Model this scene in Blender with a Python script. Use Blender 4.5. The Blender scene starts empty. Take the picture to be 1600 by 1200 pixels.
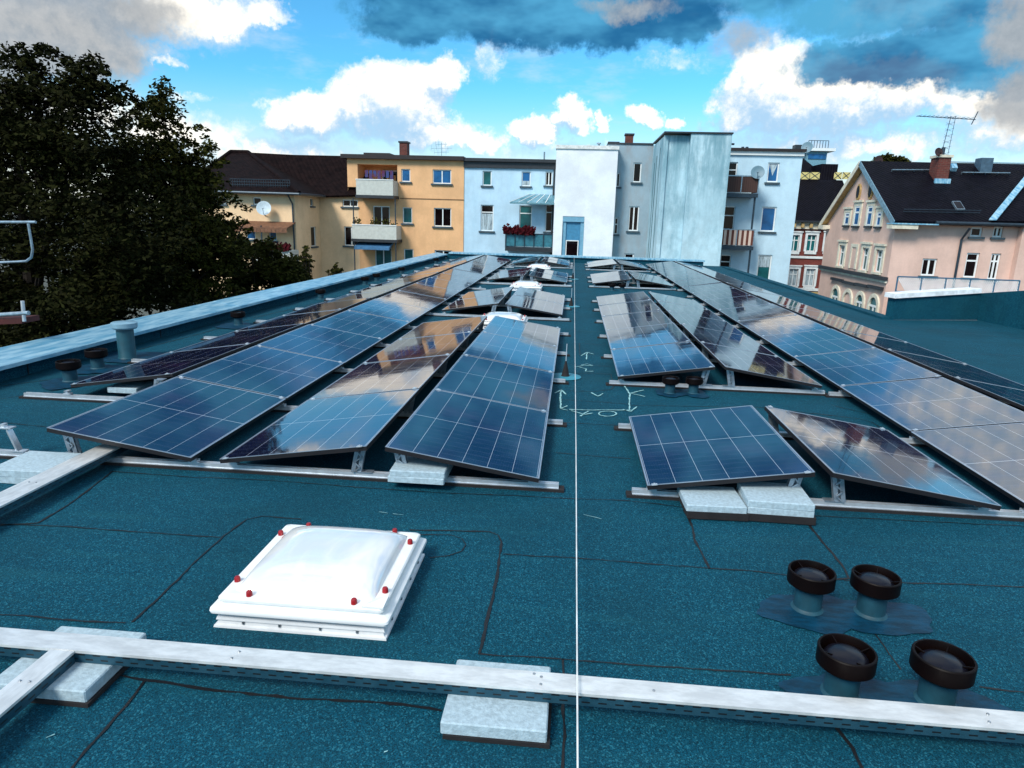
import bpy, math, random
import numpy as np
from mathutils import Vector, Matrix

random.seed(7)
SC = bpy.context.scene
COL = SC.collection
R = math.radians

# ------------------------------------------------------------------ camera
FPX, PITCH, ROLL, YAW, CAMH = 1062.0, R(13.7), R(1.6), R(-4.82), 1.93

def ray(px, py):
    """direction in the world of a pixel of the 1600x1200 photograph (used to measure the place)"""
    u, v = (px - 800) / FPX, (py - 600) / FPX
    c, s = math.cos(-ROLL), math.sin(-ROLL)
    u, v = u * c - v * s, u * s + v * c
    x, Y = u, -v
    cp, sp = math.cos(PITCH), math.sin(PITCH)
    yy, zz = cp + Y * sp, -sp + Y * cp
    c, s = math.cos(-YAW), math.sin(-YAW)
    return Vector((x * c - yy * s, x * s + yy * c, zz))

def on_z(px, py, z=0.0):
    d = ray(px, py); t = (z - CAMH) / d.z
    return Vector((d.x * t, d.y * t, z))

def on_y(px, py, y):
    d = ray(px, py); t = y / d.y
    return Vector((d.x * t, y, CAMH + d.z * t))

cam_data = bpy.data.cameras.new('camera')
cam = bpy.data.objects.new('camera', cam_data)
COL.objects.link(cam)
fw = ray(800, 600).normalized()
rt = (ray(801, 600) - ray(800, 600)).normalized()
up = rt.cross(fw).normalized()
cam.matrix_world = Matrix(((rt.x, up.x, -fw.x, 0), (rt.y, up.y, -fw.y, 0), (rt.z, up.z, -fw.z, CAMH), (0, 0, 0, 1)))
cam_data.sensor_fit = 'HORIZONTAL'
cam_data.sensor_width = 36.0
cam_data.lens = FPX / 1600 * 36.0
cam_data.clip_start = 0.05
cam_data.clip_end = 3000
SC.camera = cam

# ------------------------------------------------------------------ exposure, sky, sun
SC.view_settings.view_transform = 'Standard'
SC.view_settings.look = 'None'
SC.view_settings.gamma = 1.0
SC.view_settings.exposure = 0.40
SC.cycles.max_bounces = 7
SC.cycles.diffuse_bounces = 3
SC.cycles.glossy_bounces = 4
SC.cycles.transmission_bounces = 4
SC.cycles.caustics_reflective = False
SC.cycles.caustics_refractive = False

SUN_EL, SUN_AZ = R(43), R(212)      # azimuth clockwise from +Y: from the right, a little behind the camera
sun_data = bpy.data.lights.new('sun', 'SUN')
sun_data.energy = 2.8
sun_data.angle = R(18)
sun_data.color = (1.0, 0.955, 0.88)
sun = bpy.data.objects.new('sun', sun_data)
COL.objects.link(sun)
sd = Vector((math.sin(SUN_AZ) * math.cos(SUN_EL), math.cos(SUN_AZ) * math.cos(SUN_EL), math.sin(SUN_EL)))
sun.rotation_euler = sd.to_track_quat('Z', 'Y').to_euler()
sun.location = (20, -20, 40)

world = bpy.data.worlds.new('World')
SC.world = world
world.use_nodes = True
world.cycles.sampling_method = 'MANUAL'
world.cycles.sample_map_resolution = 256


class NT:
    """small helper to write node trees as expressions"""
    def __init__(self, tree):
        self.t = tree; self.n = tree.nodes; self.l = tree.links

    def new(self, typ, **kw):
        n = self.n.new(typ)
        for k, v in kw.items():
            setattr(n, k, v)
        return n

    def put(self, sock, v):
        if isinstance(v, bpy.types.NodeSocket):
            self.l.new(v, sock)
        elif v is not None:
            sock.default_value = v

    def m(self, op, a, b=None, c=None, clamp=False):
        n = self.new('ShaderNodeMath', operation=op, use_clamp=clamp)
        for i, v in enumerate((a, b, c)):
            if v is not None:
                self.put(n.inputs[i], v)
        return n.outputs[0]

    def v(self, op, a, b=None, c=None):
        n = self.new('ShaderNodeVectorMath', operation=op)
        for i, x in enumerate((a, b, c)):
            if x is not None:
                self.put(n.inputs[i], x)
        return n.outputs['Value'] if op in ('DOT_PRODUCT', 'LENGTH', 'DISTANCE') else n.outputs[0]

    def scale(self, a, f):
        n = self.new('ShaderNodeVectorMath', operation='SCALE')
        self.put(n.inputs[0], a); self.put(n.inputs['Scale'], f)
        return n.outputs[0]

    def noise(self, vec, scale, detail=4, rough=.5, out=0, dist=0.0):
        n = self.new('ShaderNodeTexNoise')
        self.put(n.inputs['Vector'], vec)
        n.inputs['Scale'].default_value = scale
        n.inputs['Detail'].default_value = detail
        n.inputs['Roughness'].default_value = rough
        n.inputs['Distortion'].default_value = dist
        return n.outputs[out]

    def smooth(self, x, lo, hi, a=0.0, b=1.0, kind='SMOOTHSTEP'):
        n = self.new('ShaderNodeMapRange', interpolation_type=kind)
        self.put(n.inputs[0], x)
        for i, q in enumerate((lo, hi, a, b)):
            self.put(n.inputs[i + 1], q)
        return n.outputs[0]

    def mix(self, f, a, b, blend='MIX'):
        n = self.new('ShaderNodeMix', data_type='RGBA', blend_type=blend)
        self.put(n.inputs[0], f)
        for s, q in ((n.inputs[6], a), (n.inputs[7], b)):
            if isinstance(q, tuple) and len(q) == 3:
                q = (*q, 1)
            self.put(s, q)
        return n.outputs[2]

    def comb(self, x, y, z=0.0):
        n = self.new('ShaderNodeCombineXYZ')
        for i, q in enumerate((x, y, z)):
            self.put(n.inputs[i], q)
        return n.outputs[0]

    def sep(self, v):
        n = self.new('ShaderNodeSeparateXYZ'); self.put(n.inputs[0], v)
        return n.outputs


def az_el(px, py):
    d = ray(px, py).normalized()
    return math.degrees(math.atan2(d.x, d.y)), math.degrees(math.asin(d.z))


# cloud banks: direction (degrees azimuth, elevation), half sizes (degrees), strength
def bank(px, py, rx, ry, amp):
    a, e = az_el(px, py)
    return (a, e, rx / 18.5, ry / 18.5, amp)

WHITE = [bank(*q) for q in (
    (480, 188, 88, 38, 1.0), (560, 172, 66, 40, .95), (625, 160, 100, 62, 1.1), (695, 128, 55, 36, .95), (640, 205, 150, 30, .8), (740, 215, 60, 22, .7),
    (835, 207, 42, 28, 1.0), (897, 188, 33, 30, 1.0), (942, 196, 16, 18, .9), (1012, 186, 34, 18, .9), (1060, 190, 22, 10, .7),
    (1215, 140, 90, 75, 1.15), (1310, 150, 130, 62, 1.1), (1400, 140, 75, 50, 1.0), (1160, 170, 50, 40, .9),
    (1500, 160, 90, 40, .75), (1580, 190, 90, 50, .7), (1300, 225, 260, 28, .62), (420, 240, 160, 28, .6), (1000, 240, 300, 16, .45),
    (290, 26, 120, 38, .85), (90, 60, 140, 56, .65), (410, 22, 56, 20, .6), (240, 76, 50, 18, .62), (170, 95, 60, 14, .55), (265, 95, 26, 10, .6),
    (300, 152, 50, 9, .34), (260, 215, 130, 50, .65), (130, 190, 120, 60, .6),
    (780, 95, 26, 40, .38), (1060, 95, 60, 14, .24), (1060, 80, 40, 8, .22))]
WHITE += [(33, 24, 16, 10, 1.0), (50, 22, 16, 14, .9), (27, 19, 8, 5, .8), (-75, 25, 25, 16, .9), (100, 35, 40, 22, .9), (160, 40, 50, 26, 1.0), (-140, 40, 45, 26, 1.0),  # out of view; the rear banks are added to brighten the scene
          (0, 48, 60, 14, 1.0), (22, 14.5, 5, 2.4, .6)]
DARK = [bank(*q) for q in ((850, 10, 330, 66, 1.15), (640, 28, 110, 42, .9), (1040, 30, 110, 40, .9), (1390, 96, 150, 40, 1.0), (1530, 70, 120, 66, 1.0),
                           (1400, 15, 190, 40, .8), (1560, 130, 60, 22, .7))]
DARK += [(3, 20, 15, 7.5, 1.1), (14, 17, 7, 4, .8), (-28, 27, 19, 12, 1.0)]

GREY = [bank(*q) for q in ((20, 40, 190, 80, 1.1), (170, 15, 130, 40, .8), (-120, 120, 160, 110, 1.0), (1600, 150, 60, 50, .8), (1620, 40, 80, 60, .8), (980, 8, 90, 20, .55), (1160, 60, 60, 30, .5))]  # corner banks greyed to put the lens vignette into the sky


def field_group(name, banks):
    g = bpy.data.node_groups.new(name, 'ShaderNodeTree')
    g.interface.new_socket('P', in_out='INPUT', socket_type='NodeSocketVector')
    g.interface.new_socket('F', in_out='OUTPUT', socket_type='NodeSocketFloat')
    T = NT(g)
    gi, go = T.new('NodeGroupInput'), T.new('NodeGroupOutput')
    cur = None
    for a, e, ra, re, amp in banks:
        q = T.v('MULTIPLY_ADD', gi.outputs[0], (1 / ra, 1 / re, 0), (-a / ra, -e / re, 0))
        w = T.m('MULTIPLY_ADD', T.v('DOT_PRODUCT', q, q), -amp, amp)
        cur = w if cur is None else T.m('MAXIMUM', cur, w)
    T.l.new(T.m('MAXIMUM', cur, -1.0), go.inputs[0])
    return g


def build_world():
    T = NT(world.node_tree)
    for n in list(T.n):
        T.n.remove(n)
    out = T.new('ShaderNodeOutputWorld')
    bg = T.new('ShaderNodeBackground')
    bg.inputs['Strength'].default_value = 0.1
    T.l.new(bg.outputs[0], out.inputs[0])
    sky = T.new('ShaderNodeTexSky', sky_type='NISHITA', sun_disc=False)
    sky.sun_elevation = SUN_EL
    sky.sun_rotation = SUN_AZ
    sky.altitude = 300
    sky.air_density = 1.0
    sky.dust_density = 0.6
    sky.ozone_density = 2.5
    d = T.new('ShaderNodeTexCoord').outputs['Generated']
    x, y, z = T.sep(d)
    az = T.m('MULTIPLY', T.m('ARCTAN2', x, y), 57.2958)
    el = T.m('MULTIPLY', T.m('ARCSINE', z), 57.2958)
    P = T.comb(az, el)
    half = (.5, .5, .5)
    w1 = T.v('MULTIPLY', T.v('SUBTRACT', T.noise(d, 9, 2, .55, 1), half), (4.5, 2.2, 0))
    w2 = T.v('MULTIPLY', T.v('SUBTRACT', T.noise(d, 34, 4, .66, 1), half), (3.4, 2.4, 0))
    Pw = T.v('ADD', T.v('ADD', P, w1), w2)
    gg = field_group('grey_banks', GREY)
    gw, gd = field_group('white_banks', WHITE), field_group('dark_banks', DARK)

    def ev(g, p):
        n = T.new('ShaderNodeGroup'); n.node_tree = g
        T.l.new(p, n.inputs[0])
        return n.outputs[0]
    fine = T.noise(d, 55, 4, .66)
    f0 = ev(gw, Pw)
    f1 = ev(gw, T.v('ADD', Pw, (.5, 1.5, 0)))
    f = T.m('ADD', f0, T.m('MULTIPLY', T.m('SUBTRACT', fine, .5), .7))
    mask = T.smooth(f, .06, .72)
    lit = T.m('ADD', T.m('MULTIPLY', T.m('SUBTRACT', f0, f1), 1.05), .46)
    lit = T.m('ADD', lit, T.m('MULTIPLY', T.m('SUBTRACT', fine, .5), 1.1))
    lit = T.smooth(lit, .05, .85)
    cloud = T.mix(T.m('POWER', lit, 1.35), (3.4, 5.3, 7.2), (10.2, 9.6, 8.5))
    # clear sky, deepened
    clear = T.mix(1.0, sky.outputs[0], (.50, 1.28, 1.50), "MULTIPLY")
    # thin bright veil low over the horizon
    veil = T.m('MULTIPLY', T.smooth(el, 10.5, 0.5), T.m('ADD', .62, T.m('MULTIPLY', T.noise(T.v('MULTIPLY', d, (1, 1, 3.5)), 7, 3, .6), .55)), clamp=True)
    c = T.mix(veil, clear, (7.2, 7.0, 6.4))
    # streaky high cloud everywhere
    streak = T.smooth(T.noise(T.v('MULTIPLY', d, (1, 1, 3.2)), 6.5, 5, .66),   .52, .78, 0, .42)
    c = T.mix(streak, c, (5.6, 6.6, 7.2))
    # broken cloud higher up and behind the camera, out of view, added for its light
    hi = T.m('MULTIPLY', T.smooth(T.noise(d, 3.2, 4, .6), .44, .6), T.smooth(el, 20, 34))
    c = T.mix(T.m('MULTIPLY', hi, .8), c, (7.4, 7.8, 8.2))
    c = T.mix(mask, c, cloud)
    fd = T.m('ADD', ev(gd, Pw), T.m('MULTIPLY', T.m('SUBTRACT', fine, .5), .5))
    dm = T.smooth(fd, .16, .6, 0, .95)
    dcol = T.mix(T.smooth(T.noise(T.v('MULTIPLY', d, (1, 1, 2.2)), 8, 4, .55), .34, .68), (.10, 1.0, 2.4), (.75, 3.3, 5.4))
    c = T.mix(dm, c, dcol)
    fg = T.m('ADD', ev(gg, Pw), T.m('MULTIPLY', T.m('SUBTRACT', fine, .5), .4))
    c = T.mix(T.smooth(fg, .1, .7, 0, .92), c, T.mix(fine, (2.0, 2.3, 2.6), (4.3, 4.5, 4.7)))
    T.l.new(c, bg.inputs['Color'])


build_world()

# ------------------------------------------------------------------ materials
MATS = {}


def mat(name, col, rough=.6, metal=0.0, var=.18, scale=6.0, detail=5, bump=0.0, bscale=60.0, spec=.5, ior=None, stretch=(1, 1, 1), col2=None, leaf=False, coat=0.0):
    if name in MATS:
        return MATS[name]
    m = bpy.data.materials.new(name)
    m.use_nodes = True
    T = NT(m.node_tree)
    b = m.node_tree.nodes['Principled BSDF']
    b.inputs['Roughness'].default_value = rough
    b.inputs['Metallic'].default_value = metal
    b.inputs['Specular IOR Level'].default_value = spec
    b.inputs['Coat Weight'].default_value = coat
    if ior:
        b.inputs['IOR'].default_value = ior
    co = T.new('ShaderNodeTexCoord').outputs['Object']
    co = T.v('MULTIPLY', co, stretch)
    nz = T.noise(co, scale, detail, .6)
    lo = tuple(c * (1 - var) for c in col) if col2 is None else col
    hi = tuple(min(1, c * (1 + var)) for c in col) if col2 is None else col2
    f = T.smooth(nz, .3, .7)
    if leaf:
        f = T.m('ADD', T.m('MULTIPLY', f, .35), T.m('MULTIPLY', T.new('ShaderNodeNewGeometry').outputs['Random Per Island'], .65))
    c = T.mix(f, lo, hi)
    T.l.new(c, b.inputs['Base Color'])
    if bump:
        bn = T.new('ShaderNodeBump')
        bn.inputs['Strength'].default_value = bump
        bn.inputs['Distance'].default_value = .01
        T.l.new(T.noise(co, bscale, 4, .6), bn.inputs['Height'])
        T.l.new(bn.outputs[0], b.inputs['Normal'])
    MATS[name] = m
    return m


def deck_material(name='deck'):
    m = bpy.data.materials.new(name); m.use_nodes = True
    T = NT(m.node_tree); b = m.node_tree.nodes['Principled BSDF']
    co = T.new('ShaderNodeTexCoord').outputs['Object']
    vo = T.new('ShaderNodeTexVoronoi'); vo.inputs['Scale'].default_value = 300
    T.l.new(co, vo.inputs['Vector'])
    g = T.sep(vo.outputs['Color'])[0]
    vo2 = T.new('ShaderNodeTexVoronoi'); vo2.inputs['Scale'].default_value = 160
    T.l.new(co, vo2.inputs['Vector'])
    g2 = T.sep(vo2.outputs['Color'])[1]
    base = T.mix(T.smooth(g, .0, 1.0), (.0003, .024, .040), (.002, .086, .142))
    base = T.mix(T.smooth(g2, .82, .96, 0, .6), base, (.028, .19, .26))
    base = T.mix(T.smooth(g2, .0, .14, .5, 0), base, (.001, .018, .03))
    big = T.noise(co, .9, 6, .6)
    base = T.mix(T.smooth(big, .42, .66, 0, .38), base, (.002, .034, .052))
    # rain-washed streaks along each sheet
    st = T.noise(T.v('MULTIPLY', co, (.5, 5, 1)), 1.6, 4, .6)
    base = T.mix(T.smooth(st, .5, .75, 0, .25), base, (.012, .10, .125))
    T.l.new(base, b.inputs['Base Color'])
    b.inputs['Roughness'].default_value = .8
    b.inputs['Specular IOR Level'].default_value = .15
    bn = T.new('ShaderNodeBump'); bn.inputs['Strength'].default_value = .45; bn.inputs['Distance'].default_value = .004
    T.l.new(T.m('ADD', g, T.m('MULTIPLY', big, 2)), bn.inputs['Height'])
    T.l.new(bn.outputs[0], b.inputs['Normal'])
    return m


def panel_material():
    """dark cells, silver lines between six columns, one centre line, fine half-cell lines"""
    m = bpy.data.materials.new('solar_glass'); m.use_nodes = True
    T = NT(m.node_tree); b = m.node_tree.nodes['Principled BSDF']
    co = T.new('ShaderNodeTexCoord').outputs['Object']
    rnd = T.new('ShaderNodeObjectInfo').outputs['Random']
    x, y, z = T.sep(co)

    def lines(v, start, pitch, half):
        u = T.m('DIVIDE', T.m('SUBTRACT', v, start), pitch)
        d = T.m('MULTIPLY', T.m('ABSOLUTE', T.m('SUBTRACT', T.m('FRACT', T.m('ADD', u, .5)), .5)), pitch)
        return T.m('LESS_THAN', d, half)
    colx = lines(x, .018, .183, .0016)
    mid = T.m('LESS_THAN', T.m('ABSOLUTE', T.m('SUBTRACT', y, .861)), .0032)
    half = lines(y, .014, .0942, .0013)
    bus = lines(x, .018, .0183, .0006)
    cell = T.mix(T.smooth(T.noise(T.v('ADD', T.v('MULTIPLY', co, (5.4, 10.6, 1)), T.comb(T.m('MULTIPLY', rnd, 50), rnd, 0)), 1.0, 2, .5), .35, .65), (.002, .0045, .022), (.006, .009, .034))
    cell = T.mix(T.smooth(T.noise(co, 1.3, 3, .5), .45, .7, 0, .8), cell, (.030, .013, .046))
    c = T.mix(T.m('MULTIPLY', bus, .32), cell, (.10, .13, .20))
    c = T.mix(T.m('MULTIPLY', half, .6), c, (.12, .15, .22))
    c = T.mix(T.m('MAXIMUM', colx, mid), c, (.44, .48, .55))
    T.l.new(c, b.inputs['Base Color'])
    dust = T.noise(T.v('MULTIPLY', co, (1, 3, 1)), 4, 6, .65)
    T.l.new(T.smooth(dust, .35, .75, .03, .075), b.inputs['Roughness'])
    b.inputs['IOR'].default_value = 2.9
    bn = T.new('ShaderNodeBump'); bn.inputs['Strength'].default_value = .06; bn.inputs['Distance'].default_value = .02
    T.l.new(T.noise(T.v('ADD', co, T.comb(T.m('MULTIPLY', rnd, 30), 0, 0)), 1.5, 2, .5), bn.inputs['Height'])
    T.l.new(bn.outputs[0], b.inputs['Normal'])
    return m


def tray_material():
    """galvanised sheet with two staggered rows of dark slots on its upright faces"""
    m = bpy.data.materials.new('perforated_zinc'); m.use_nodes = True
    T = NT(m.node_tree); b = m.node_tree.nodes['Principled BSDF']
    co = T.new('ShaderNodeTexCoord').outputs['Object']
    x, y, z = T.sep(co)
    row = T.m('GREATER_THAN', z, .027)
    xs = T.m('ADD', x, T.m('MULTIPLY', row, .033))
    u = T.m('ABSOLUTE', T.m('SUBTRACT', T.m('FRACT', T.m('DIVIDE', xs, .066)), .5))
    zr = T.m('ABSOLUTE', T.m('SUBTRACT', T.m('ABSOLUTE', T.m('SUBTRACT', z, .027)), .0105))
    slot = T.m('MULTIPLY', T.m('LESS_THAN', u, .25), T.m('LESS_THAN', zr, .0034))
    n = T.noise(T.v('MULTIPLY', co, (1, 6, 1)), 9, 6, .65)
    c = T.mix(T.smooth(n, .3, .7), (.014, .065, .10), (.03, .10, .145))  # dark blue painted in for the deck reflected in the sheet
    c = T.mix(slot, c, (.006, .006, .007))
    T.l.new(c, b.inputs['Base Color'])
    T.l.new(T.m('MULTIPLY_ADD', slot, -.4, .4), b.inputs['Metallic'])
    b.inputs['Roughness'].default_value = .42
    return m


def stripes_material(name, c1, c2, period, axis=0, duty=.5, rough=.7):
    m = bpy.data.materials.new(name); m.use_nodes = True
    T = NT(m.node_tree); b = m.node_tree.nodes['Principled BSDF']
    co = T.new('ShaderNodeTexCoord').outputs['Object']
    v = T.sep(co)[axis]
    f = T.m('LESS_THAN', T.m('FRACT', T.m('DIVIDE', v, period)), duty)
    T.l.new(T.mix(f, c1, c2), b.inputs['Base Color'])
    b.inputs['Roughness'].default_value = rough
    return m


def tile_material(name, c1, c2, pitch=.33, rowp=.36, rough=.75):
    """roof tiles: rows with shadow gaps and a rolled profile"""
    m = bpy.data.materials.new(name); m.use_nodes = True
    T = NT(m.node_tree); b = m.node_tree.nodes['Principled BSDF']
    co = T.new('ShaderNodeTexCoord').outputs['Object']
    x, y, z = T.sep(co)
    r = T.m('FRACT', T.m('DIVIDE', z, rowp * .5))
    h = T.m('ABSOLUTE', T.m('SINE', T.m('MULTIPLY', T.m('ADD', x, y), math.pi / pitch)))
    hh = T.m('ADD', T.m('MULTIPLY', h, .5), T.m('SUBTRACT', 1.0, r))
    n = T.noise(co, 2.5, 6, .65)
    cc = T.mix(T.smooth(n, .3, .7), c1, c2)
    T.l.new(cc, b.inputs['Base Color'])
    b.inputs['Roughness'].default_value = rough
    b.inputs['Specular IOR Level'].default_value = .06
    bn = T.new('ShaderNodeBump'); bn.inputs['Strength'].default_value = .9; bn.inputs['Distance'].default_value = .05
    T.l.new(hh, bn.inputs['Height'])
    T.l.new(bn.outputs[0], b.inputs['Normal'])
    return m


def render_wall(name, c, stain, var=.12, amount=.5, stretch=(1.2, 1.2, .3), sc=1.6, wash=None):
    """rendered facade with patchy weathering running down it"""
    m = bpy.data.materials.new(name); m.use_nodes = True
    T = NT(m.node_tree); b = m.node_tree.nodes['Principled BSDF']
    co = T.new('ShaderNodeTexCoord').outputs['Object']
    n1 = T.noise(co, .8, 6, .65)
    n2 = T.noise(T.v('MULTIPLY', co, stretch), sc, 7, .7)
    n3 = T.noise(co, 14, 4, .7)
    c1 = T.mix(T.smooth(n1, .3, .7), tuple(q * (1 - var) for q in c), tuple(min(.9, q * (1 + var * .6)) for q in c))
    c1 = T.mix(T.smooth(n2, .42, .72, 0, amount), c1, stain)
    if wash:
        zz = T.sep(co)[2]
        k = T.m('MULTIPLY', T.smooth(zz, wash[0], wash[1], 0, 1, 'LINEAR'), T.smooth(T.noise(T.v('MULTIPLY', co, (2.4, 2.4, .35)), 1.1, 6, .7), .3, .62))
        c1 = T.mix(T.m('MULTIPLY', k, .8), c1, stain)
    c1 = T.mix(T.smooth(n3, .35, .7, 0, .12), c1, tuple(q * .55 for q in c))
    T.l.new(c1, b.inputs['Base Color'])
    b.inputs['Roughness'].default_value = .88
    b.inputs['Specular IOR Level'].default_value = .25
    bn = T.new('ShaderNodeBump'); bn.inputs['Strength'].default_value = .25; bn.inputs['Distance'].default_value = .01
    T.l.new(n3, bn.inputs['Height'])
    T.l.new(bn.outputs[0], b.inputs['Normal'])
    return m


def brick_material(name, c1, c2, mortar, scale=1.0):
    m = bpy.data.materials.new(name); m.use_nodes = True
    T = NT(m.node_tree); b = m.node_tree.nodes['Principled BSDF']
    co = T.new('ShaderNodeTexCoord').outputs['Object']
    x, y, z = T.sep(co)
    br = T.new('ShaderNodeTexBrick')
    T.l.new(T.comb(T.m('ADD', x, y), z, 0), br.inputs['Vector'])
    br.inputs['Scale'].default_value = scale
    for k, q in (('Color1', c1), ('Color2', c2), ('Mortar', mortar)):
        br.inputs[k].default_value = (*q, 1)
    br.inputs['Brick Width'].default_value = .25
    br.inputs['Row Height'].default_value = .083
    br.inputs['Mortar Size'].default_value = .008
    n = T.noise(co, 3, 5, .6)
    T.l.new(T.mix(T.smooth(n, .35, .7, 0, .45), br.outputs[0], tuple(q * .4 for q in c1)), b.inputs['Base Color'])
    b.inputs['Roughness'].default_value = .85
    return m


M_deck = deck_material()
M_panel = panel_material()
M_tray = tray_material()
M_seam = mat('bitumen_seam', (.0035, .003, .004), .55, var=.4)
M_bit = mat('bitumen_coat', (.0006, .034, .070), .5, var=.4, scale=9, spec=.25, bump=.35, bscale=22, stretch=(1, 2.5, 1))
M_alu = mat('aluminium', (.66, .71, .76), .30, .6, var=.1, scale=14)
M_post = mat('post_zinc', (.34, .40, .46), .38, .7, var=.25, scale=20)
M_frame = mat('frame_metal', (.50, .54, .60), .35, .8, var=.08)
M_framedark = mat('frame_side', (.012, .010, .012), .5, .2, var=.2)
M_rubber = mat('rubber', (.010, .008, .009), .85, var=.3, bump=.3)
M_conc = mat('concrete', (.36, .47, .53), .85, var=.16, scale=42, detail=7, bump=.35, bscale=90)
M_cap = mat('parapet_zinc', (.10, .34, .52), .38, .3, col2=(.42, .66, .78), scale=3.6, stretch=(3, .55, 1), detail=6)
M_vent = mat('vent_plastic', (.0035, .0012, .0012), .5, spec=.12, var=.3)
M_ventdome = mat('vent_dome', (.006, .006, .012), .3, var=.2, spec=.3)
M_pipe = mat('vent_pipe', (.006, .055, .085), .6, var=.2, scale=12)
M_white = mat('white_pvc', (.80, .81, .80), .28, var=.05)
M_red = mat('red_cap', (.30, .006, .010), .3, var=.1)
M_screw = mat('screw_steel', (.30, .33, .36), .3, .8)
M_string = mat('white_cord', (.72, .74, .74), .7)
M_chalk = mat('chalk', (.24, .46, .48), .95, var=.3, scale=60)
M_galv = mat('galvanised_tube', (.28, .36, .42), .4, .7, var=.25, scale=12)
M_rust = mat('red_board', (.05, .006, .006), .8, var=.3)

# dome: opal acrylic
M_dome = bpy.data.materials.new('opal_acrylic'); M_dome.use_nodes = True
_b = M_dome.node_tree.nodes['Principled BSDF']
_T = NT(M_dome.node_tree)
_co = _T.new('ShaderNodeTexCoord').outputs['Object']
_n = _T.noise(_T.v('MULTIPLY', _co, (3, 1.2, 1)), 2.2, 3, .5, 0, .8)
_T.l.new(_T.mix(_T.smooth(_n, .4, .68), (.70, .75, .81), (.84, .84, .82)), _b.inputs['Base Color'])  # blue-grey swirls painted in for the shade inside the dome
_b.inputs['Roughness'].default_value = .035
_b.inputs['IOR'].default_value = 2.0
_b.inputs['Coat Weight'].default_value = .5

W_yellow = render_wall('cream_render', (.84, .60, .37), (.64, .42, .24), amount=.22)
W_orange = render_wall('ochre_render', (.78, .455, .235), (.56, .32, .15), amount=.25)
W_white = render_wall('pale_blue_render', (.50, .70, .84), (.30, .50, .64), amount=.35)
W_tower = render_wall('white_render', (.80, .84, .88), (.68, .77, .86), amount=.2)
W_stain = render_wall('stained_render', (.50, .70, .78), (.10, .26, .33), var=.2, amount=.55, stretch=(1.1, 1.1, .42), sc=1.2, wash=(11.5, 17.0))
W_grey = render_wall('grey_render', (.30, .40, .46), (.30, .26, .24), amount=.5)
W_blue = render_wall('cool_white_render', (.52, .72, .84), (.36, .56, .70), amount=.25)
W_pink = render_wall('pink_render', (.70, .49, .41), (.50, .33, .27), amount=.3)
W_brick = brick_material('red_brick', (.20, .025, .018), (.14, .02, .014), (.16, .08, .06))
W_chim = brick_material('chimney_brick', (.15, .028, .020), (.085, .018, .014), (.15, .09, .07))
M_trim = mat('pale_stone', (.66, .62, .50), .8, var=.15, scale=4)
M_trimw = mat('white_stone', (.66, .70, .70), .8, var=.12, scale=4)
M_ochre = mat('ochre_stone', (.45, .30, .12), .8, var=.2)
M_tile = tile_material('dark_tiles', (.004, .002, .0025), (.012, .006, .006))
M_slate = tile_material('slate', (.0022, .0020, .0045), (.005, .0045, .009), .25, .22, .6)
M_fascia = mat('dark_fascia', (.018, .022, .028), .5, var=.3)
M_fasciab = mat('brown_fascia', (.016, .008, .007), .5, var=.3)
M_wframe = mat('window_frame', (.74, .78, .78), .45, var=.05)
M_glass = mat('window_glass', (.006, .003, .004), .05, var=.5, scale=1.2, ior=1.5, spec=.22)
M_glassb = mat('window_glass_blind', (.012, .10, .26), .08, var=.3, scale=1.5, ior=1.5, spec=.25)
M_glasst = mat('window_glass_teal', (.01, .10, .11), .08, var=.3, scale=1.5, ior=1.5, spec=.25)
M_curtain = mat('window_net_curtain', (.34, .42, .46), .15, var=.45, scale=5, stretch=(3, 3, .5))
M_sill = mat('window_sill', (.04, .07, .09), .6, var=.2)
M_bal = mat('balcony_panel', (.50, .52, .48), .6, var=.08)
M_balteal = mat('balcony_teal', (.03, .15, .20), .4, var=.25)
M_baldark = stripes_material('balcony_slats', (.025, .008, .006), (.055, .022, .016), .12, 0, .8)
M_balstripe = stripes_material('balcony_cloth', (.11, .028, .016), (.62, .48, .40), .27, 0, .5)
M_wood = mat('door_wood', (.34, .17, .05), .6, var=.2)
M_awn = mat('glass_awning', (.10, .24, .30), .15, var=.25, coat=.3)
M_awnb = mat('blue_awning', (.04, .14, .28), .7, var=.2)
M_awno = mat('brown_awning', (.16, .07, .035), .7, var=.3)
M_flower = mat('red_flowers', (.02, .002, .004), .8, col2=(.07, .004, .009), spec=.1, leaf=True)
M_shut = mat('blue_shutter', (.05, .22, .38), .45, var=.12)
M_dish = mat('dish_grey', (.10, .20, .26), .5, var=.1)
M_dishd = mat('dish_dark', (.03, .010, .010), .6, var=.2)
M_steel = mat('dark_steel', (.03, .05, .07), .45, .5)
M_rail = mat('blue_railing', (.05, .16, .26), .45, .3)
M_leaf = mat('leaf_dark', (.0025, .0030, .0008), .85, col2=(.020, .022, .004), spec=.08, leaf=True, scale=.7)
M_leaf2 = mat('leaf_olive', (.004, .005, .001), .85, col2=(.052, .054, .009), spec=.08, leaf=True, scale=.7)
M_bark = mat('bark', (.022, .016, .012), .9, var=.4, bump=.6, bscale=20)
M_ground = mat('courtyard', (.07, .075, .06), .9, var=.4, scale=.3)
M_clothes = mat('laundry', (.10, .012, .05), .8, col2=(.03, .06, .20), scale=3)
M_yellowx = mat('yellow_panel', (.62, .52, .20), .7, var=.1)
M_bluepaint = mat('distant_panel', (.14, .30, .38), .6, var=.2)


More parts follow.
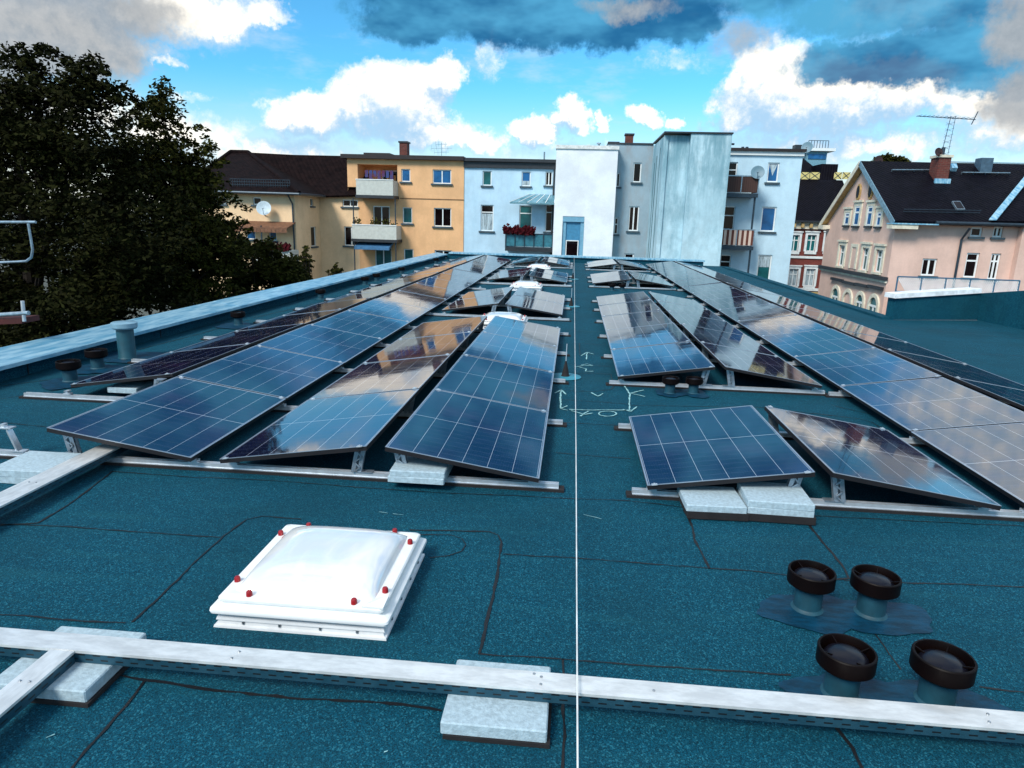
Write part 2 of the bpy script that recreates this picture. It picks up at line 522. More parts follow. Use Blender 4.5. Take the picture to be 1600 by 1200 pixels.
# ------------------------------------------------------------------ mesh helpers
class MB:
    def __init__(self):
        self.v = []; self.f = []; self.mi = []; self.m = 0

    def add(self, verts, faces):
        o = len(self.v)
        self.v += [tuple(q) for q in verts]
        self.f += [tuple(o + i for i in f) for f in faces]
        self.mi += [self.m] * len(faces)
        return self

    def hexa(self, p):
        return self.add(p, [(0, 3, 2, 1), (4, 5, 6, 7), (0, 1, 5, 4), (1, 2, 6, 5), (2, 3, 7, 6), (3, 0, 4, 7)])

    def box(self, x0, x1, y0, y1, z0, z1):
        return self.hexa([(x0, y0, z0), (x1, y0, z0), (x1, y1, z0), (x0, y1, z0), (x0, y0, z1), (x1, y0, z1), (x1, y1, z1), (x0, y1, z1)])

    def bbox(self, x0, x1, y0, y1, z0, z1, b=.006):
        """box with chamfered upper and vertical edges"""
        def ring(i, z):
            return [(x0 + i, y0 + b, z), (x0 + b, y0 + i, z), (x1 - b, y0 + i, z), (x1 - i, y0 + b, z), (x1 - i, y1 - b, z), (x1 - b, y1 - i, z), (x0 + b, y1 - i, z), (x0 + i, y1 - b, z)]
        r = [ring(0, z0), ring(0, z1 - b)]
        r.append([(x0 + b, y0 + 2 * b, z1), (x0 + 2 * b, y0 + b, z1), (x1 - 2 * b, y0 + b, z1), (x1 - b, y0 + 2 * b, z1), (x1 - b, y1 - 2 * b, z1), (x1 - 2 * b, y1 - b, z1), (x0 + 2 * b, y1 - b, z1), (x0 + b, y1 - 2 * b, z1)])
        return self.loft(r, True, True)

    def loft(self, rings, cap0=False, cap1=False, closed=True):
        n = len(rings[0]); o = []
        verts = [p for r in rings for p in r]
        faces = []
        for i in range(len(rings) - 1):
            for j in range(n if closed else n - 1):
                k = (j + 1) % n
                faces.append((i * n + j, i * n + k, (i + 1) * n + k, (i + 1) * n + j))
        if cap0:
            faces.append(tuple(reversed(range(n))))
        if cap1:
            faces.append(tuple((len(rings) - 1) * n + j for j in range(n)))
        return self.add(verts, faces)

    def lathe(self, prof, seg=24, c=(0, 0, 0), cap0=False, cap1=False):
        rings = [[(c[0] + r * math.cos(2 * math.pi * j / seg), c[1] + r * math.sin(2 * math.pi * j / seg), c[2] + z) for j in range(seg)] for r, z in prof]
        return self.loft(rings, cap0, cap1)

    def tube(self, pts, r, seg=8, caps=True):
        pts = [Vector(p) for p in pts]
        rs = r if isinstance(r, (list, tuple)) else [r] * len(pts)
        rings = []
        prev = None
        for i, p in enumerate(pts):
            t = (pts[min(i + 1, len(pts) - 1)] - pts[max(i - 1, 0)]).normalized()
            if prev is None:
                a = t.orthogonal().normalized()
            else:
                a = (prev - t * prev.dot(t))
                a = a.normalized() if a.length > 1e-6 else t.orthogonal().normalized()
            prev = a
            b = t.cross(a)
            rings.append([tuple(p + (a * math.cos(2 * math.pi * j / seg) + b * math.sin(2 * math.pi * j / seg)) * rs[i]) for j in range(seg)])
        return self.loft(rings, caps, caps)

    def bar(self, a, b, w, h, upv=(0, 0, 1)):
        a, b = Vector(a), Vector(b)
        t = (b - a).normalized(); u = Vector(upv)
        s = t.cross(u)
        if s.length < 1e-5:
            s = t.orthogonal()
        s.normalize(); u = s.cross(t)
        s *= w / 2; u *= h / 2
        return self.hexa([a - s - u, a + s - u, b + s - u, b - s - u, a - s + u, a + s + u, b + s + u, b - s + u])

    def build(self, name, mats, parent=None, smooth=False):
        me = bpy.data.meshes.new(name)
        me.from_pydata(self.v, [], self.f)
        ms = mats if isinstance(mats, (list, tuple)) else [mats]
        for q in ms:
            me.materials.append(q)
        if len(ms) > 1:
            me.polygons.foreach_set('material_index', self.mi)
        if smooth:
            me.polygons.foreach_set('use_smooth', [True] * len(me.polygons))
        me.update()
        o = bpy.data.objects.new(name, me)
        COL.objects.link(o)
        if parent is not None:
            o.parent = parent
        if smooth:
            try:
                me.set_sharp_from_angle(angle=R(35))
            except Exception:
                pass
        return o


def tag(o, label=None, cat=None, group=None, kind=None):
    if label: o['label'] = label
    if cat: o['category'] = cat
    if group: o['group'] = group
    if kind: o['kind'] = kind
    return o


def empty(name, loc=(0, 0, 0), rot=(0, 0, 0)):
    o = bpy.data.objects.new(name, None)
    o.empty_display_size = .2
    o.location = loc; o.rotation_euler = rot
    COL.objects.link(o)
    return o


def copy_tree(o, parent=None):
    c = o.copy(); COL.objects.link(c)
    c.parent = parent
    for ch in list(o.children):
        copy_tree(ch, c)
    return c


ORD = ['first', 'second', 'third', 'fourth', 'fifth', 'sixth', 'seventh', 'eighth', 'ninth', 'tenth', 'eleventh', 'twelfth', 'thirteenth', 'fourteenth', 'fifteenth', 'sixteenth', 'seventeenth', 'eighteenth']

# ------------------------------------------------------------------ setting: ground and the roof we stand on
g = MB(); g.add([(-1500, -400, -11), (1500, -400, -11), (1500, 2500, -11), (-1500, 2500, -11)], [(0, 1, 2, 3)])
tag(g.build('ground', M_ground), kind='structure')

DECK = [(-6.75, -4), (13.5, -4), (13.5, 10.0), (9.3, 14.4), (9.1, 16.0), (7.02, 15.45), (7.0, 33.2), (-6.45, 33.2)]
dk = MB()
n = len(DECK)
dk.add([(x, y, 0) for x, y in DECK] + [(x, y, -11) for x, y in DECK], [tuple(range(n))] + [(i, n + i, n + (i + 1) % n, (i + 1) % n) for i in range(n)])
deck = tag(dk.build('roof_deck', M_deck), kind='structure')


def ribbon(mb, pts, w, z, seed=0, step=.06, jit=.35, wob=.006):
    """irregular flat strip along a polyline on the deck"""
    rng = random.Random(seed)
    P = [Vector((p[0], p[1])) for p in pts]
    Q = [P[0]]
    for a, b in zip(P[:-1], P[1:]):
        k = max(1, int((b - a).length / step))
        Q += [a.lerp(b, i / k) for i in range(1, k + 1)]
    L = []; off = 0
    for i, p in enumerate(Q):
        t = (Q[min(i + 1, len(Q) - 1)] - Q[max(i - 1, 0)])
        if t.length < 1e-9:
            continue
        t.normalize()
        nrm = Vector((-t.y, t.x))
        off = off * .7 + rng.uniform(-1, 1) * wob
        ww = w * (1 + rng.uniform(-jit, jit)) / 2
        L.append((p + nrm * (off + ww), p + nrm * (off - ww)))
    v = [(q.x, q.y, z) for pr in L for q in pr]
    f = [(2 * i, 2 * i + 1, 2 * i + 3, 2 * i + 2) for i in range(len(L) - 1)]
    mb.add(v, f)


def px_line(pp):
    return [on_z(*p)[:2] for p in pp]


seams = MB()
SE = [([(0, 820), (90, 823), (170, 829), (260, 835), (345, 840)], .010),
      ([(470, 812), (410, 807), (385, 812), (350, 838), (300, 885), (250, 932), (205, 973)], .013),
      ([(640, 829), (700, 830), (765, 832), (779, 837), (784, 848), (780, 880), (768, 935), (757, 985), (748, 1023)], .016),
      ([(786, 866), (900, 873), (1000, 881), (1110, 889), (1170, 893), (1235, 901)], .010),
      ([(1318, 907), (1400, 911), (1500, 914), (1600, 919), (1750, 925)], .012),
      ([(1068, 797), (1078, 815), (1085, 842), (1098, 870), (1110, 889)], .018),
      ([(1250, 800), (1270, 828), (1295, 860), (1320, 890), (1325, 904), (1305, 906)], .018),
      ([(0, 961), (60, 964), (130, 970), (195, 975)], .014),
      ([(750, 1022), (820, 1027), (885, 1030), (1000, 1039), (1100, 1047), (1235, 1055)], .010),
      ([(1530, 1074), (1600, 1082), (1750, 1092)], .012),
      ([(879, 1030), (880, 1062), (879, 1110), (880, 1150), (877, 1200), (876, 1280)], .013),
      ([(225, 1066), (195, 1105), (150, 1158), (105, 1210)], .013),
      ([(175, 1055), (300, 1073), (450, 1091), (590, 1098), (690, 1111)], .017),
      ([(655, 836), (705, 836), (722, 842), (728, 852), (722, 862), (700, 869), (672, 873)], .010),
      ([(175, 737), (300, 746), (420, 751), (600, 765), (720, 772), (865, 778), (985, 783)], .010),
      ([(986, 784), (1080, 795)], .010), ([(1270, 806), (1400, 813), (1600, 823)], .010),
      ([(175, 737), (120, 780), (60, 818), (0, 822)], .014),
      ([(1360, 980), (1383, 1012), (1407, 1047)], .010),
      ([(868, 708), (985, 717)], .010), ([(866, 660), (985, 666)], .010), ([(872, 624), (985, 632)], .010), ([(985, 634), (1190, 637), (1300, 650)], .010),
      ([(1190, 637), (1345, 655), (1362, 660), (1390, 676)], .012), ([(1395, 655), (1300, 634)], .010),
      ([(960, 602), (955, 609), (930, 612), (880, 611)], .010), ([(960, 602), (955, 585), (885, 583)], .010), ([(880, 570), (955, 573)], .010), ([(882, 536), (950, 539)], .010), ([(905, 536), (906, 555)], .010),
      ([(884, 516), (945, 519)], .010), ([(883, 482), (935, 484)], .012), ([(885, 470), (932, 471)], .012), ([(886, 455), (928, 456)], .012), ([(886, 440), (925, 441)], .012), ([(887, 428), (920, 429)], .012),
      ([(1300, 1130), (1330, 1170), (1350, 1205), (1390, 1260)], .014),
      ([(0, 604), (60, 596), (135, 588), (240, 566)], .016), ([(0, 624), (80, 612), (130, 601)], .012), ([(0, 660), (72, 667)], .010),
      ([(395, 497), (470, 480), (560, 458), (650, 435)], .02), ([(215, 547), (300, 525), (390, 500)], .016),
      ([(1560, 600), (1480, 560), (1400, 535), (1340, 512)], .012), ([(1390, 512), (1500, 520), (1600, 530)], .014), ([(1440, 550), (1600, 556)], .012), ([(1300, 492), (1390, 513)], .012)]
for i, (pp, w) in enumerate(SE):
    ribbon(seams, px_line(pp), w * .8, .004, i, .05, .5, .0045)
for i, y in enumerate((1.15, .35, -.5)):
    ribbon(seams, [(-6, y), (2, y + .02), (9, y)], .013, .004, 90 + i)
for i, y in enumerate((17.6, 20.1, 22.6, 25.2, 27.8)):
    ribbon(seams, [(5.65, y), (6.9, y)], .03, .004, 100 + i)
seams.build('membrane_seam', M_seam, deck)

# bitumen coating brushed round the vents
coat = MB()
def blot(mb, cx, cy, rx, ry, z, seed):
    rng = random.Random(seed); k = 40; ph = [rng.uniform(0, 6.28) for _ in range(5)]
    v = [(cx, cy, z)]
    for j in range(k):
        a = 2 * math.pi * j / k
        r = 1 + .10 * math.sin(2 * a + ph[0]) + .08 * math.sin(3 * a + ph[1]) + .06 * math.sin(5 * a + ph[2]) + .04 * math.sin(9 * a + ph[3])
        v.append((cx + rx * r * math.cos(a), cy + ry * r * math.sin(a), z))
    mb.add(v, [(0, 1 + j, 1 + (j + 1) % k) for j in range(k)])
for i, (a, b, rx, ry) in enumerate(((1.295, 3.25, .27, .17), (1.62, 3.25, .28, .17), (1.225, 2.60, .25, .15), (1.61, 2.60, .26, .16), (1.19, 7.78, .16, .2), (1.47, 7.83, .16, .2), (-5.56, 6.95, .3, .3), (-5.73, 7.6, .3, .3), (-5.8, 8.35, .42, .4), (-5.72, 11.1, .3, .35))):
    blot(coat, a, b, rx, ry, .008 + .0006 * i, i)
coat.build('bitumen_patch', M_bit, deck)

# chalk marks, drawn on the walkway
chalk = MB()
def zc(x, y):
    return (850 + x * .28125, 520 + y * .28125)
CH = [[(95, 318), (92, 370), (92, 425)], [(60, 338), (95, 318), (122, 345)], [(128, 408), (92, 425), (130, 434)], [(140, 428), (250, 433), (360, 432), (490, 434)],
      [(443, 288), (462, 320), (478, 345), (474, 390), (478, 436)], [(555, 321), (478, 338), (560, 357)], [(440, 428), (482, 440), (520, 414)],
      [(150, 436), (225, 456), (272, 450)], [(200, 466), (245, 438)], [(263, 334), (300, 356), (326, 340)], [(235, 150), (239, 110)], [(206, 130), (239, 110), (276, 122)],
      [(176, 192), (225, 184), (268, 186)], [(196, 192), (236, 204), (232, 216), (274, 216)], [(205, 180), (240, 175), (275, 184)]]
CH.append([(353 + 50 * math.cos(a * .3142), 453 + 15 * math.sin(a * .3142)) for a in range(21)])
for i, s in enumerate(CH):
    ribbon(chalk, [on_z(*zc(*p))[:2] for p in s], .016, .0075, 300 + i, .03, .4, .004)
for i, s in enumerate(([(592, 801), (606, 803)], [(614, 804), (630, 806)], [(912, 805), (940, 812)], [(600, 1177), (606, 1176)], [(72, 1155), (86, 1150)])):
    ribbon(chalk, px_line(s), .004, .0075, 340 + i, .03, .5, .003)
chalk.build('chalk_marking', M_chalk, deck)

# ------------------------------------------------------------------ parapets
LP0o, LP0i, LP1o, LP1i = (-7.05, -4), (-6.27, -4), (-6.62, 33.1), (-5.92, 32.1)
M_up = M_deck
pw = empty('parapet', (-6.6, 14, 0))
tag(pw, 'long low parapet with blue metal capping along the left roof edge', 'parapet')
def local(o, p):
    return tuple(Vector(p) - o.location)
pm = MB()
v = [(-6.98, -4, 0), (-6.42, -4, 0), (-6.02, 32.1, 0), (-6.56, 33.1, 0)]
pm.hexa([local(pw, (x, y, 0)) for x, y, z in v] + [local(pw, (x, y, .184)) for x, y, z in v])
pm.build('upstand', M_deck, pw)
pc = MB()
for k in range(9):
    a, b = k / 9, (k + 1) / 9
    def L(p, q, t): return (p[0] + (q[0] - p[0]) * t, p[1] + (q[1] - p[1]) * t)
    o0, o1, i0, i1 = L(LP0o, LP1o, a), L(LP0o, LP1o, b), L(LP0i, LP1i, a), L(LP0i, LP1i, b)
    dz = .0 if k % 2 else .003
    pc.hexa([local(pw, (*q, .185)) for q in (o0, i0, i1, o1)] + [local(pw, (*q, zz + dz)) for q, zz in ((o0, .226), (i0, .212), (i1, .212), (o1, .226))])
pc.build('metal_capping', M_cap, pw)
lip = MB()
a, b = LP0i, LP1i
lip.hexa([local(pw, q) for q in ((a[0] + .002, a[1], .168), (a[0] + .016, a[1], .168), (b[0] + .016, b[1], .168), (b[0] + .002, b[1], .168), (a[0] + .002, a[1], .212), (a[0] + .016, a[1], .212), (b[0] + .016, b[1], .212), (b[0] + .002, b[1], .212))])
lip.build('drip_edge', M_cap, pw)
js = MB()
for k in range(14):
    t = (k + .35) / 14
    x, y = -6.42 + .40 * t, -4 + 36.1 * t
    js.box(x - pw.location.x + .002, x - pw.location.x + .008, y - 14, y - 14 + .012, 0, .13)
js.build('upstand_seam', M_seam, pw)

fp = empty('parapet', (0, 32.6, 0))
tag(fp, 'low parapet with metal capping across the far end of the roof', 'parapet')
fm = MB(); fm.box(-6.0, 5.95, -.22, .5, 0, .22); fm.build('upstand', M_deck, fp)
fc = MB(); fc.box(-5.9, 6.0, -.3, .55, .22, .285); fc.build('metal_capping', M_cap, fp)

# kerb along the open right edge
rk = MB(); rk.box(6.78, 7.03, 15.5, 32.25, 0, .05)
tag(rk.build('roof_kerb', M_deck), 'low membrane covered kerb along the open right roof edge', 'kerb')

# membrane-clad wall of the neighbouring roof, right
nw = empty('roof_wall', (7.0, 15.45, 0))
tag(nw, 'dark green membrane covered wall with white capping below the blue railing', 'wall')
wm = MB()
LX = nw.location
def wallseg(mb, p, q, h0, h1, t, z0=0.0):
    p, q = Vector((*p, 0)), Vector((*q, 0))
    d = (q - p).normalized(); nn = Vector((-d.y, d.x, 0)) * t
    pts = [p, q, q + nn, p + nn]
    hs = (h0, h1, h1, h0)
    mb.hexa([(a - Vector((LX.x, LX.y, 0))) + Vector((0, 0, z0)) for a in pts] + [(a - Vector((LX.x, LX.y, 0))) + Vector((0, 0, h)) for a, h in zip(pts, hs)])
wallseg(wm, (7.0, 15.45), (9.05, 16.0), .47, .60, .25)
wallseg(wm, (9.05, 16.0), (9.25, 14.45), .60, .84, .25)
wallseg(wm, (9.25, 14.45), (13.6, 10.0), .84, 1.1, .25)
wm.build('upstand', M_deck, nw)
wc = MB()
wallseg(wc, (6.95, 15.38), (9.0, 15.95), .57, .70, .34, .46)
for i in range(0, 8):
    x, y, z = wc.v[i]
wc.v = [(x, y, (z if k >= 4 else (.472 if k in (0, 3) else .602))) for k, (x, y, z) in enumerate(wc.v)]
wc.build('metal_capping', mat('white_capping', (.78, .82, .84), .5, .0), nw)

# ------------------------------------------------------------------ solar panels
PL, PWD, TILT = 1.722, 1.134, R(8.62)
STEP = 1.742
ZL, ZH = .13, .13 + 1.134 * math.sin(R(8.62))


def make_panel():
    root = empty('solar_panel')
    fm = MB()
    w = .011
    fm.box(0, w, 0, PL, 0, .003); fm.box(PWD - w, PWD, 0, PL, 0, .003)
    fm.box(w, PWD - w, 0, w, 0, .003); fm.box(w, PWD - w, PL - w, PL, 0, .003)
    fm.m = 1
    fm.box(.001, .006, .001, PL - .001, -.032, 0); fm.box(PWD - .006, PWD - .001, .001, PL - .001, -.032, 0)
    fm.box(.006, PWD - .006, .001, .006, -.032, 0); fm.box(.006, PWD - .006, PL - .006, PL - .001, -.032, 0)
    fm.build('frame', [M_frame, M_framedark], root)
    gm = MB(); gm.box(w, PWD - w, w, PL - w, -.005, .0012)
    gm.build('cell_sheet', M_panel, root)
    bm = MB(); bm.box(.007, PWD - .007, .007, PL - .007, -.010, -.0055)
    bm.build('back_sheet', M_framedark, root)
    for yy in (.0, ):
        for xx in (.03, PWD - .07):
            c = MB(); c.box(xx, xx + .04, -.014, .010, .0032, .010); c.box(xx + .014, xx + .026, -.011, .004, .010, .016)
            c.build('clamp', M_alu, root)
    return root


proto = make_panel()
first = [True]
ROWS = [  # name for labels, low edge x, direction low->high, list of (y start, count)
    ('row beside the left parapet', -5.13, 1, [(6.40, 14)]),
    ('second row from the left', -2.77, -1, [(4.56, 15)]),
    ('third row from the left', -2.55, 1, [(4.56, 4), (13.22, 2), (20.25, 2), (27.9, 2)]),
    ('row left of the walkway', -.17, -1, [(4.56, 4), (13.22, 2), (20.25, 2), (27.9, 2)]),
    ('row right of the walkway', .59, 1, [(4.54, 1), (7.98, 5), (20.3, 2), (27.4, 2)]),
    ('second row right of walkway', 2.95, -1, [(4.54, 1), (7.98, 5), (20.3, 2), (27.4, 2)]),
    ('third row to the right', 3.15, 1, [(4.54, 15)]),
    ('row by the right roof edge', 5.51, -1, [(6.28, 14)]),
]
LOOK = ['dark blue', 'dark navy', 'blue black', 'dark blue', 'dark blue', 'dark blue', 'dark blue', 'dark blue']
rngp = random.Random(3)
for (nm, xl, sg, blocks), look in zip(ROWS, LOOK):
    idx = 0
    for y0, cnt in blocks:
        for k in range(cnt):
            o = proto if first[0] else copy_tree(proto)
            first[0] = False
            y = y0 + k * STEP
            da, db = R(rngp.gauss(0, .22)), R(rngp.gauss(0, .10))
            if sg > 0:
                o.location = (xl, y, ZL + rngp.uniform(0, .002)); o.rotation_euler = (db, -TILT + da, 0)
            else:
                o.location = (xl, y + PL, ZL + rngp.uniform(0, .002)); o.rotation_euler = (db, -TILT + da, math.pi)
            tag(o, f'{look} solar panel, {ORD[idx]} from the front, {nm}', 'solar panel', 'solar panels on the flat roof')
            idx += 1


# ------------------------------------------------------------------ mounting rails
def make_rail(x0, x1, y, highs, lows, label, pads=None, front=False):
    root = empty('mounting_rail', (x0, y, 0))
    pr = MB()
    L = x1 - x0
    pr.box(0, L, -.022, .022, .020, .040); pr.box(0, L, -.022, -.010, .040, .056); pr.box(0, L, .010, .022, .040, .056)
    pr.box(0, L, -.030, -.022, .020, .026); pr.box(0, L, .022, .030, .020, .026)
    pr.build('profile', M_alu, root)
    pd = MB(); pd.box(-.04, L + .04, -.046, .046, 0.0, .020)
    pd.build('rubber_pad', M_rubber, root)
    for x in highs:
        if x < x0 - .01 or x > x1 + .01: continue
        h = MB(); u = x - x0
        s = 1 if (x in HI_R) else -1
        t = ZH - .035
        # folded lattice post leaning to the ridge
        for e in (0, .048):
            h.bar((u + s * (.03 + e), -.02, .056), (u + s * (e - .012), -.02, t), .012, .03, (1, 0, 0))
        h.bar((u + s * .054, .022, .056), (u + s * .012, .022, t), .07, .004, (0, 1, 0))
        for j in range(5):
            a0, a1 = j / 5, (j + 1) / 5
            e0_, e1_ = (0, .048) if j % 2 else (.048, 0)
            h.bar((u + s * (.03 - .042 * a0 + e0_), -.034, .056 + (t - .056) * a0), (u + s * (.03 - .042 * a1 + e1_), -.034, .056 + (t - .056) * a1), .010, .004, (0, 1, 0))
        h.box(u - .03, u + .05, -.045, .03, t, t + .006)
        h.box(u - .05, u + .07, -.03, .03, .056, .062)
        h.build('ridge_post', M_post, root)
    for x in lows:
        if x < x0 - .01 or x > x1 + .01: continue
        c = MB(); u = x - x0
        c.box(u - .035, u + .035, -.025, .025, .056, .075); c.box(u - .012, u + .012, -.02, .02, .075, ZL - .034); c.box(u - .02, u + .02, -.03, .03, ZL - .034, ZL - .030)
        c.build('edge_clip', M_alu, root)
    return tag(root, label, 'mounting rail', 'aluminium mounting rails under the panels')

cs = math.cos(TILT) * PWD
HI_L = [-5.13 + cs - .06, -2.55 + cs - .06, .59 + cs - .06, 3.15 + cs - .06]
HI_R = [-2.77 - cs + .06, -.17 - cs + .06, 2.95 - cs + .06, 5.51 - cs + .06]
LO = [-5.13 + .05, -2.77 - .05, -2.55 + .05, -.17 - .05, .59 + .05, 2.95 - .05, 3.15 + .05, 5.51 - .05]
def inblk(blocks, y):
    return any(a - .2 < y < a + c * STEP + .2 for a, c in blocks)
k = 0
for i in range(16):
    y = 4.56 + i * STEP + (.12 if i == 0 else -.01)
    if i == 15: y -= .1
    inner = inblk(ROWS[3][3], y)
    x0, x1 = (-5.55 if i else -5.3), (-.03 if inner else -2.35)
    make_rail(x0, x1, y, HI_L + HI_R if i else [q for q in HI_L + HI_R if q > -4], LO if i else [q for q in LO if q > -3], 'silver rail at the front edge of the left panel field' if i == 0 else f'silver rail crossing the left panel field, {ORD[i]} from the front')
k = 0
for (y0, cnt) in ROWS[3][3][1:]:
    for j in range(cnt + 1):
        y = y0 + j * STEP + (.1 if j == 0 else (-.1 if j == cnt else 0))
        if min(abs(y - (4.56 + i * STEP - .01)) for i in range(16)) < .12: continue
        make_rail(-2.75, -.03, y, HI_L + HI_R, LO, f'short rail under the inner left panels, {ORD[k]} from the front'); k += 1
for i in range(15):
    y = 2.80 + (i + 1) * STEP + (.12 if i == 0 else -.01)
    inner = inblk([ROWS[4][3][0]], y)
    x0 = .50 if inner else 3.05
    make_rail(x0, 5.75, y, HI_L + HI_R, LO, 'silver rail at the front edge of the right panel field' if i == 0 else f'silver rail crossing the right panel field, {ORD[i]} from the front')
k = 0
for (y0, cnt) in ROWS[4][3][1:]:
    for j in range(cnt + 1):
        y = y0 + j * STEP + (.1 if j == 0 else (-.1 if j == cnt else 0))
        make_rail(.50, 3.02, y, HI_L + HI_R, LO, f'short rail under the inner right panels, {ORD[k]} from the front'); k += 1

# spare bracket standing on the front rail, left
br = MB()
br.bar((0, 0, .056), (-.07, 0, .24), .05, .006, (1, 0, 0)); br.bar((-.03, 0, .056), (-.09, 0, .22), .012, .006, (1, 0, 0))
br.box(-.13, -.03, -.03, .03, .24, .25); br.box(-.12, -.09, -.02, .02, .25, .275); br.box(-.05, .05, -.03, .03, .056, .064)
o = br.build('rail_bracket', M_alu); o.location = (-4.24, 4.68, .0)
tag(o, 'spare metal bracket standing upright on the rail by the left pavers', 'bracket')

# ------------------------------------------------------------------ concrete pavers
def paver(x, y, z, label, rot=0.0, w=.4, d=.4, h=.05, pad=0.0, grp='concrete ballast pavers'):
    root = empty('concrete_paver', (x, y, z), (0, 0, R(rot)))
    p = MB(); p.bbox(-w / 2, w / 2, -d / 2, d / 2, 0, h, .005)
    p.build('slab', M_conc, root)
    if pad:
        q = MB(); q.box(-w / 2 + .01, w / 2 + .012, -d / 2 - .008, d / 2 - .01, -pad, -.001)
        q.build('rubber_pad', M_rubber, root)
    return tag(root, label, 'paver', grp)
paver(-1.055, 4.70, .060, 'lower grey paver of the pair on the front left rail', 0, .41, .40, .044, .0)
paver(-1.05, 4.70, .105, 'upper grey paver of the pair on the front left rail', 1.5, .40, .39, .044)
paver(1.025, 4.50, .058, 'single pale paver at the left, beside the stacked pair under the right panels', 2, .40, .36, .045, .05)
paver(1.455, 4.52, .058, 'lower pale paver of the stacked pair under the front right panels', -1, .43, .37, .045, .05)
paver(1.455, 4.52, .104, 'upper pale paver of the stacked pair under the front right panels', -2, .43, .37, .045)
paver(-3.86, 4.39, .002, 'lower paver of the stack beside the left cable duct', 0, .42, .40, .05)
paver(-3.86, 4.39, .053, 'upper paver of the stack beside the left cable duct', 2, .42, .40, .05)
paver(-4.60, 6.62, .058, 'single paver under the outermost left panel row', 0, .32, .36, .055)
paver(-2.045, 2.36, .020, 'paver under the corner where two cable ducts meet, bottom left', 0, .41, .40, .05, .018)
paver(-.217, 2.36, .020, 'paver under the joint of the front cable duct, bottom centre', 0, .405, .385, .05, .018)

# ------------------------------------------------------------------ cable ducts (lidded trays)
def duct(x, y, z, length, w, label, rotz=0.0, screws=()):
    root = empty('cable_duct', (x, y, z), (0, 0, rotz))
    b = MB(); b.box(0, length, .001, w - .001, 0, .054)
    b.build('tray', M_tray, root)
    l = MB(); l.box(-.0, length, -.0025, w + .0025, .054, .058); l.box(0, length, -.0025, .0005, .046, .054); l.box(0, length, w - .0005, w + .0025, .046, .054)
    l.build('lid', M_lid, root)
    for sx, sy in screws:
        s = MB(); s.lathe([(.0001, .0), (.0055, 0), (.0055, .003), (.003, .005), (.0001, .005)], 10, (sx, sy, .058)); s.build('screw', M_screw, root)
    return tag(root, label, 'cable duct', 'metal cable ducts')
M_lid = mat('zinc_lid', (.74, .75, .74), .32, .4, var=.14, scale=9, stretch=(1, 3, 1), detail=7)
duct(-3.95, 2.322, .072, 4.045, .105, 'long zinc cable duct across the foreground, left of the cord', 0, [(2.62, .03), (2.63, .075), (3.90, .03), (3.90, .075), (3.87, .09)])
duct(.097, 2.322, .071, 3.4, .104, 'long zinc cable duct across the foreground, right of the cord', 0, [(1.55, .03), (1.57, .075), (.3, .05), (2.7, .05)])
duct(-2.098, 2.318, .070, 2.2, .100, 'short zinc cable duct running toward the camera, bottom left', -math.pi / 2, [(.2, .03), (.2, .07)])
duct(-3.60, 5.30, .072, 4.4, .17, 'wide zinc cable duct running from under the panels, far left', -math.pi / 2, [(1.35, .05), (1.35, .1)])

# ------------------------------------------------------------------ pipe vents
def make_vent(r=.068, H=.188, cap=.115):
    root = empty('pipe_vent')
    p = MB(); p.lathe([(r + .035, .0), (r + .012, .008), (r, .022), (r, H - .03)], 28); p.build('pipe', M_pipe, root, True)
    c = MB()
    c.lathe([(r - .004, H - .062), (cap - .02, H - .052), (cap, H - .036), (cap, H + .030), (cap - .003, H + .034), (cap - .010, H + .034), (cap - .012, H + .028), (cap - .014, H - .03), (cap - .04, H - .044), (r - .004, H - .05)], 40)
    c.build('cap_ring', M_vent, root, True)
    d = MB(); d.lathe([(cap * .80, H - .035), (cap * .79, H - .008), (cap * .68, H + .010), (cap * .45, H + .021), (.001, H + .025)], 32)
    d.build('dome', M_ventdome, root, True)
    for a in range(4):
        s = MB(); t = R(90 * a + 24)
        s.bar((cap * .55 * math.cos(t), cap * .55 * math.sin(t), H + .012), ((cap - .008) * math.cos(t), (cap - .008) * math.sin(t), H + .029), .005, .006)
        s.build('spoke', M_vent, root)
    return root
vp = make_vent()
VENTS = [(1.292, 3.285, 1.0, 'vent with black wheel cap, left one of the farther pair at right'), (1.607, 3.28, 1.0, 'vent with black wheel cap, right one of the farther pair at right'),
         (1.215, 2.615, 1.0, 'large black capped vent just behind the front duct, left of two'), (1.60, 2.615, 1.02, 'large black capped vent just behind the front duct, rightmost'),
         (-5.60, 7.0, 1.08, 'black capped vent nearest the camera beside the left parapet'), (-5.74, 7.65, 1.08, 'second black capped vent beside the left parapet, before the tall pipe'),
         (-5.72, 11.2, 1.05, 'black capped vent beside the left parapet, first beyond the tall pipe'), (-5.75, 15.2, 1.0, 'black capped vent beside the left parapet, second beyond the tall pipe'),
         (-5.78, 18.7, 1.0, 'black capped vent of a close pair by the left parapet, nearer one'), (-5.80, 19.9, 1.0, 'black capped vent of a close pair by the left parapet, farther one'),
         (-5.75, 22.7, 1.0, 'black capped vent by the left parapet, second from the far end'), (-5.72, 28.4, 1.0, 'black capped vent by the left parapet, nearest the far end'),
         (1.185, 7.80, .86, 'small black capped vent before the right panel block, left one'), (1.46, 7.84, .86, 'small black capped vent before the right panel block, right one'),
         (1.12, 19.6, .9, 'small far black vent between right panel blocks, left one'), (1.41, 19.6, .9, 'small far black vent between right panel blocks, right one')]
for i, (x, y, s, lb) in enumerate(VENTS):
    o = vp if i == 0 else copy_tree(vp)
    o.location = (x, y, 0.0); o.scale = (s, s, s); o.rotation_euler = (0, 0, i * .7)
    tag(o, lb, 'roof vent', 'black capped roof vents')

